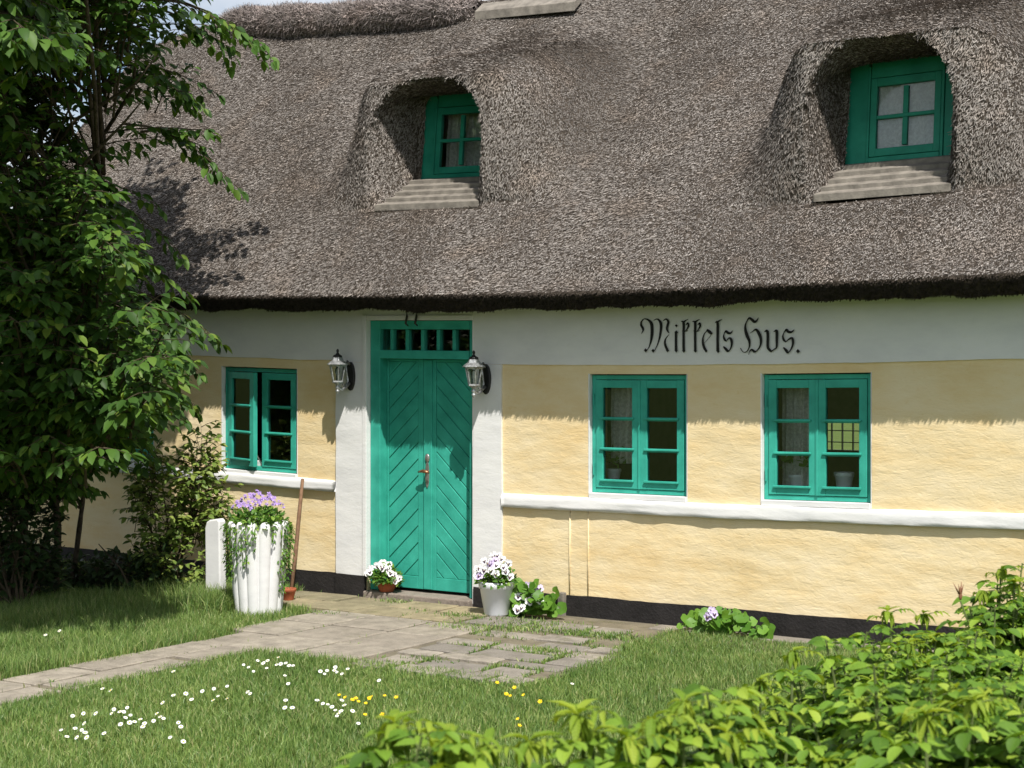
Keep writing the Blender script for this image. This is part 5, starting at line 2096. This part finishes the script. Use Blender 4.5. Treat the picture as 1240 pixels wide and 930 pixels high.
# a few limbs joining the sprays to the stems
for k_ in range(16):
    q = RT_.uniform(0.35, 0.95)
    st_ = stA if k_ % 2 else stB
    S = on_stem(st_, q)
    an = RT_.uniform(0, 6.28)
    T = S + Vector((math.cos(an) * 1.3, -abs(math.sin(an)) * 1.1, 0.55 + 0.3 * RT_.random()))
    lm = MB()
    lm.tube([S, S.lerp(T, 0.4) + gauss3(0.05), S.lerp(T, 0.75) + gauss3(0.06), T], [0.018, 0.014, 0.010, 0.005], 7)
    lm.build('limb', M['bark'], elm, smooth=True)
Vl, Fl = fol.mesh(LEAF, outside_house)
print('elm leaves', len(Fl) // len(LEAF[1]))
crown = np_mesh('crown', Vl, Fl, M['elm'], elm)
tw.build('twigs', M['twig'], crown)
crown.children[0].matrix_parent_inverse = Matrix.Identity(4)


# leafy shrub between the tree and the urn ----------------------------------
def shrub(name, label, base, spec, n, leaf, mat, ln=1.0, cat='shrub', stems=9, up=0.3):
    """spec: list of lobes (centre, radii); short leafy sprays fill them."""
    t = thing(name, label, cat, base)
    fl_, tw_ = Foliage(), MB()
    for k_ in range(n):
        c_, r_ = spec[RT_.randrange(len(spec))]
        d = gauss3(1).normalized()
        rr = RT_.uniform(0.45, 1.0) ** 0.5
        T = Vector(c_) + Vector((d.x * r_[0], d.y * r_[1], d.z * r_[2])) * rr
        S = T - (d * 0.16 + Vector((0, 0, up))) * RT_.uniform(0.6, 1.2) * ln
        spray(fl_, tw_, S, T, 0.12, leaf, 0.15 * ln, 0.055, 1.1, 0.004)
    for k_ in range(stems):
        c_, r_ = spec[k_ % len(spec)]
        T = Vector(c_) + gauss3(0.5 * r_[0])
        b_ = Vector(base) + Vector((RT_.uniform(-.12, .12), RT_.uniform(-.08, .08), -0.02))
        tw_.tube([b_, b_.lerp(T, 0.5) + gauss3(0.05), T], [0.013, 0.009, 0.004], 6)
    Vl, Fl = fl_.mesh(LEAF, lambda P: (P[:, 1] < -0.09))
    np_mesh('foliage', Vl, Fl, M[mat], t)
    tw_.build('stems', M['twig'], t)
    return t


def P3(u, v, D):
    return dep(u, v, D)


b_ = gp(215, 712)
shrub('garden_shrub', 'light green leafy shrub beside the white post in front of the wall', b_,
      [(P3(195, 610, 15.0), (0.34, 0.25, 0.36)), (P3(235, 585, 15.0), (0.26, 0.22, 0.40)), (P3(205, 672, 14.8), (0.45, 0.22, 0.28)), (P3(180, 560, 15.1), (0.16, 0.15, 0.3)), (P3(242, 545, 15.1), (0.14, 0.15, 0.25)), (P3(262, 605, 15.0), (0.16, 0.15, 0.25))],
      62, 0.072, 'shrub_leaf', 2.1)
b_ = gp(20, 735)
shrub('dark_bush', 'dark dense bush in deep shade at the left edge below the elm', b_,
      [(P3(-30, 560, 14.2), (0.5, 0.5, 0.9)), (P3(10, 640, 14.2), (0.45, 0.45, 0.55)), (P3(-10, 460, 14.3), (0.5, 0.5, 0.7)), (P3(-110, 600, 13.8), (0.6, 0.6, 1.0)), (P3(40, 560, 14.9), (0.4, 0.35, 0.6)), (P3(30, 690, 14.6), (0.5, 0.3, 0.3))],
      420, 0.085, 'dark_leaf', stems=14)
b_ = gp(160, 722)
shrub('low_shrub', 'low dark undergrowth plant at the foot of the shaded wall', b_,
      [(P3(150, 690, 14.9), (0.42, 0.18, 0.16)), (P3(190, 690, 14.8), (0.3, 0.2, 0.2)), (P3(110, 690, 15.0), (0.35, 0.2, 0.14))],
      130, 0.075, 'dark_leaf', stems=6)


# rose bushes in the foreground ------------------------------------------------
def rose_shoot(F_, Y_, ST, tip, base, size, rng, young=True, nleaf=10):
    """A rugosa shoot: stem, pinnate leaves of seven leaflets, a tuft of young folded leaves on top."""
    tip, base = Vector(tip), Vector(base)
    ax = (tip - base).normalized()
    mid = base.lerp(tip, 0.6) + gauss3(0.02)
    ST.tube([base, mid, tip], [0.006, 0.005, 0.003], 6)
    L_ = min((tip - base).length, 0.34)
    for k_ in range(nleaf):
        q = 0.02 + 0.98 * (k_ / nleaf) ** 1.1
        p = tip - ax * L_ * q
        an = k_ * 2.4 + rng.uniform(-0.4, 0.4)
        hor = Vector((math.cos(an), math.sin(an), 0))
        rise = 0.75 - 0.75 * q + rng.uniform(-0.15, 0.15)
        d = (hor + Vector((0, 0, rise * 0.9))).normalized()
        sc_ = size * (0.62 + 0.5 * min(1, q * 2.0)) * rng.uniform(0.85, 1.15)
        R_len = 2.1 * sc_
        sd = d.cross(Vector((0, 0, 1))).normalized()
        ups = sd.cross(d).normalized()
        pts = []
        for j in range(6):
            w = j / 5
            pts.append(p + d * R_len * w + Vector((0, 0, -1)) * R_len * 0.32 * w * w)
        ST.tube([pts[0], pts[2], pts[5]], [0.0022, 0.0018, 0.001], 4, 0, False)
        yl = young and q < 0.16
        tgt = Y_ if yl else F_
        for j in (1, 3, 5):
            pj = pts[min(j, 5)] if j < 5 else pts[4].lerp(pts[5], 0.3)
            tg = (pts[min(j + 1, 5)] - pts[j - 1]).normalized()
            for sg in (-1, 1):
                ld = (tg * 0.55 + sd * sg * 0.85 + Vector((0, 0, -0.08 + rng.uniform(-0.15, 0.1)))).normalized()
                nm = (ups * 0.9 + sd * (-sg) * (0.25 if not yl else 0.6) + gauss3(0.12)).normalized()
                tgt.leaf(pj, ld, nm, sc_ * rng.uniform(0.62, 1.18) * (0.85 if j == 1 else 1.0) * (0.8 if yl else 1))
        tgt.leaf(pts[5], (pts[5] - pts[4]).normalized() + Vector((0, 0, -0.15)), ups + gauss3(0.1), sc_ * 1.1)
    if young:
        for k_ in range(15):
            an = k_ * 2.4 + rng.uniform(-0.2, 0.2)
            d = (Vector((math.cos(an), math.sin(an), rng.choice((-1.1, -0.8, -0.4, 0.7)) + rng.uniform(-.2, .3)))).normalized()
            Y_.leaf(tip + ax * 0.005, d, Vector((-math.cos(an) * .3, -math.sin(an) * .3, 1)), size * rng.uniform(0.7, 1.15))


def rose_bush(label, cu, D, rx, ry, h, n, size, heroes=(), bud=None, drop=0.35):
    base = Vector((CAM[0] + D * ray(cu, 440)[0], CAM[1] + D * ray(cu, 440)[1], -0.012))
    t = thing('rose_bush', label, 'bush', base)
    F_, Y_, ST = Foliage(), Foliage(), MB()
    rng = RT_
    for k_ in range(n):
        an, rr = rng.uniform(0, 6.283), math.sqrt(rng.random())
        ox, oy = rx * rr * math.cos(an), ry * rr * math.sin(an)          # across and along the view
        x_ = base.x + RT[0] * ox + FW[0] * oy
        y_ = base.y + RT[1] * ox + FW[1] * oy
        z_ = h * (1 - drop * rr ** 2.5) + rng.uniform(-0.16, 0.06)
        if rng.random() < 0.25:
            z_ -= rng.uniform(0.1, 0.45)
        tip = Vector((x_, y_, z_))
        b0_ = base.lerp(Vector((x_, y_, -0.01)), 0.55)
        sub = tip + (Vector((b0_.x, b0_.y, z_ - 0.6)) - tip) * 0.8
        rose_shoot(F_, Y_, ST, tip, sub, size * rng.uniform(0.68, 1.2), rng, rng.random() < 0.24)
        if k_ % 4 == 0:
            ST.tube([b0_, sub.lerp(b0_, 0.4) + gauss3(0.03), sub], [0.009, 0.007, 0.006], 6)
    for (u, v, dd) in heroes:
        tip = dep(u, v, dd)
        rose_shoot(F_, Y_, ST, tip, tip + Vector((rng.uniform(-.08, .08), rng.uniform(-.08, .08), -0.45)), size, rng, rng.random() < 0.6, 10)
    if bud:
        p = dep(*bud)
        ST.tube([p + Vector((0, 0, -0.018)), p + Vector((0.02, 0.01, -0.08)), p + Vector((0.07, 0.02, -0.16)), p + Vector((0.15, 0.02, -0.3))], [0.003, 0.004, 0.004, 0.005], 6)
        rose_shoot(F_, Y_, ST, p + Vector((0.03, 0.01, -0.04)), p + Vector((0.12, 0.02, -0.4)), size * 0.8, rng, False, 8)
    Vl, Fl = F_.mesh(LEAFLET)
    Vy, Fy = Y_.mesh(YOUNG)
    np_mesh('foliage', np.concatenate([Vl, Vy]), np.concatenate([Fl, Fy + len(Vl)]), [M['rose_leaf'], M['rose_young']], t,
            mi=np.concatenate([np.zeros(len(Fl)), np.ones(len(Fy))]), smooth=True, xy=np.concatenate([np.tile(LEAFLET[0][:, :2], (len(Vl) // len(LEAFLET[0]), 1)), np.tile(YOUNG[0][:, :2], (len(Vy) // len(YOUNG[0]), 1))]))
    ST.build('stems', M['rose_stem'], t)
    if bud:
        b = MB()
        b.lathe([(0.003, -0.014), (0.006, -0.008), (0.0075, 0.0), (0.006, 0.010), (0.003, 0.026), (0.001, 0.036)], 10, tuple(p))
        for k_ in range(5):
            a_ = k_ * 1.257
            e = Vector((math.cos(a_) * 0.02 - 0.008, math.sin(a_) * 0.02, 0.045 + 0.012 * math.sin(k_ * 2.3)))
            b.tube([p, p + e * 0.5, p + e], [0.004, 0.003, 0.0008], 5)
        pass
        b.build('bud', M['rose_bud'], t, smooth=True)
    return t


rose_bush('broad rose bush with yellow-green shoot tips before the black plinth', 1105, 5.75, 0.66, 0.75, 1.08, 210, 0.058,
          [(1075, 742, 6.0), (1118, 745, 6.2), (1000, 775, 5.6), (960, 790, 5.4), (1050, 765, 5.8), (920, 826, 5.3)])
rose_bush('tallest rose bush with a red bud against the yellow wall', 1255, 6.5, 0.42, 0.5, 1.19, 100, 0.057,
          [(1212, 690, 6.5), (1238, 682, 6.4), (1190, 716, 6.4), (1228, 708, 6.3), (1205, 735, 6.2)], (1163, 722, 6.3))
rose_bush('rose bush with pale young leaf tufts filling the lower right corner', 1160, 4.25, 0.55, 0.55, 1.20, 140, 0.062,
          [(1058, 806, 4.3), (1180, 850, 4.0), (1215, 830, 4.2), (1120, 868, 3.9)])
rose_bush('blurred rose shoots rising over the daisy lawn near the bottom centre', 790, 3.75, 0.27, 0.3, 1.20, 42, 0.068,
          [(856, 838, 3.8), (828, 852, 3.75), (700, 868, 3.6), (640, 900, 3.55), (900, 850, 3.95), (790, 872, 3.7), (852, 862, 3.8), (812, 882, 3.7), (718, 888, 3.6), (760, 896, 3.55), (690, 905, 3.6), (905, 868, 3.9), (880, 890, 3.7)], drop=0.2)
rose_bush('blurred rose shoots leftmost at the bottom edge below the daisies', 515, 3.45, 0.17, 0.2, 1.17, 22, 0.068,
          [(478, 878, 3.5), (512, 888, 3.4), (545, 896, 3.45), (590, 905, 3.5), (470, 893, 3.5), (520, 905, 3.45), (555, 912, 3.45), (440, 915, 3.5)], drop=0.2)

for o in SC.objects:
    if '_base' in o:
        del o['_base']
print('objects', len(SC.objects))
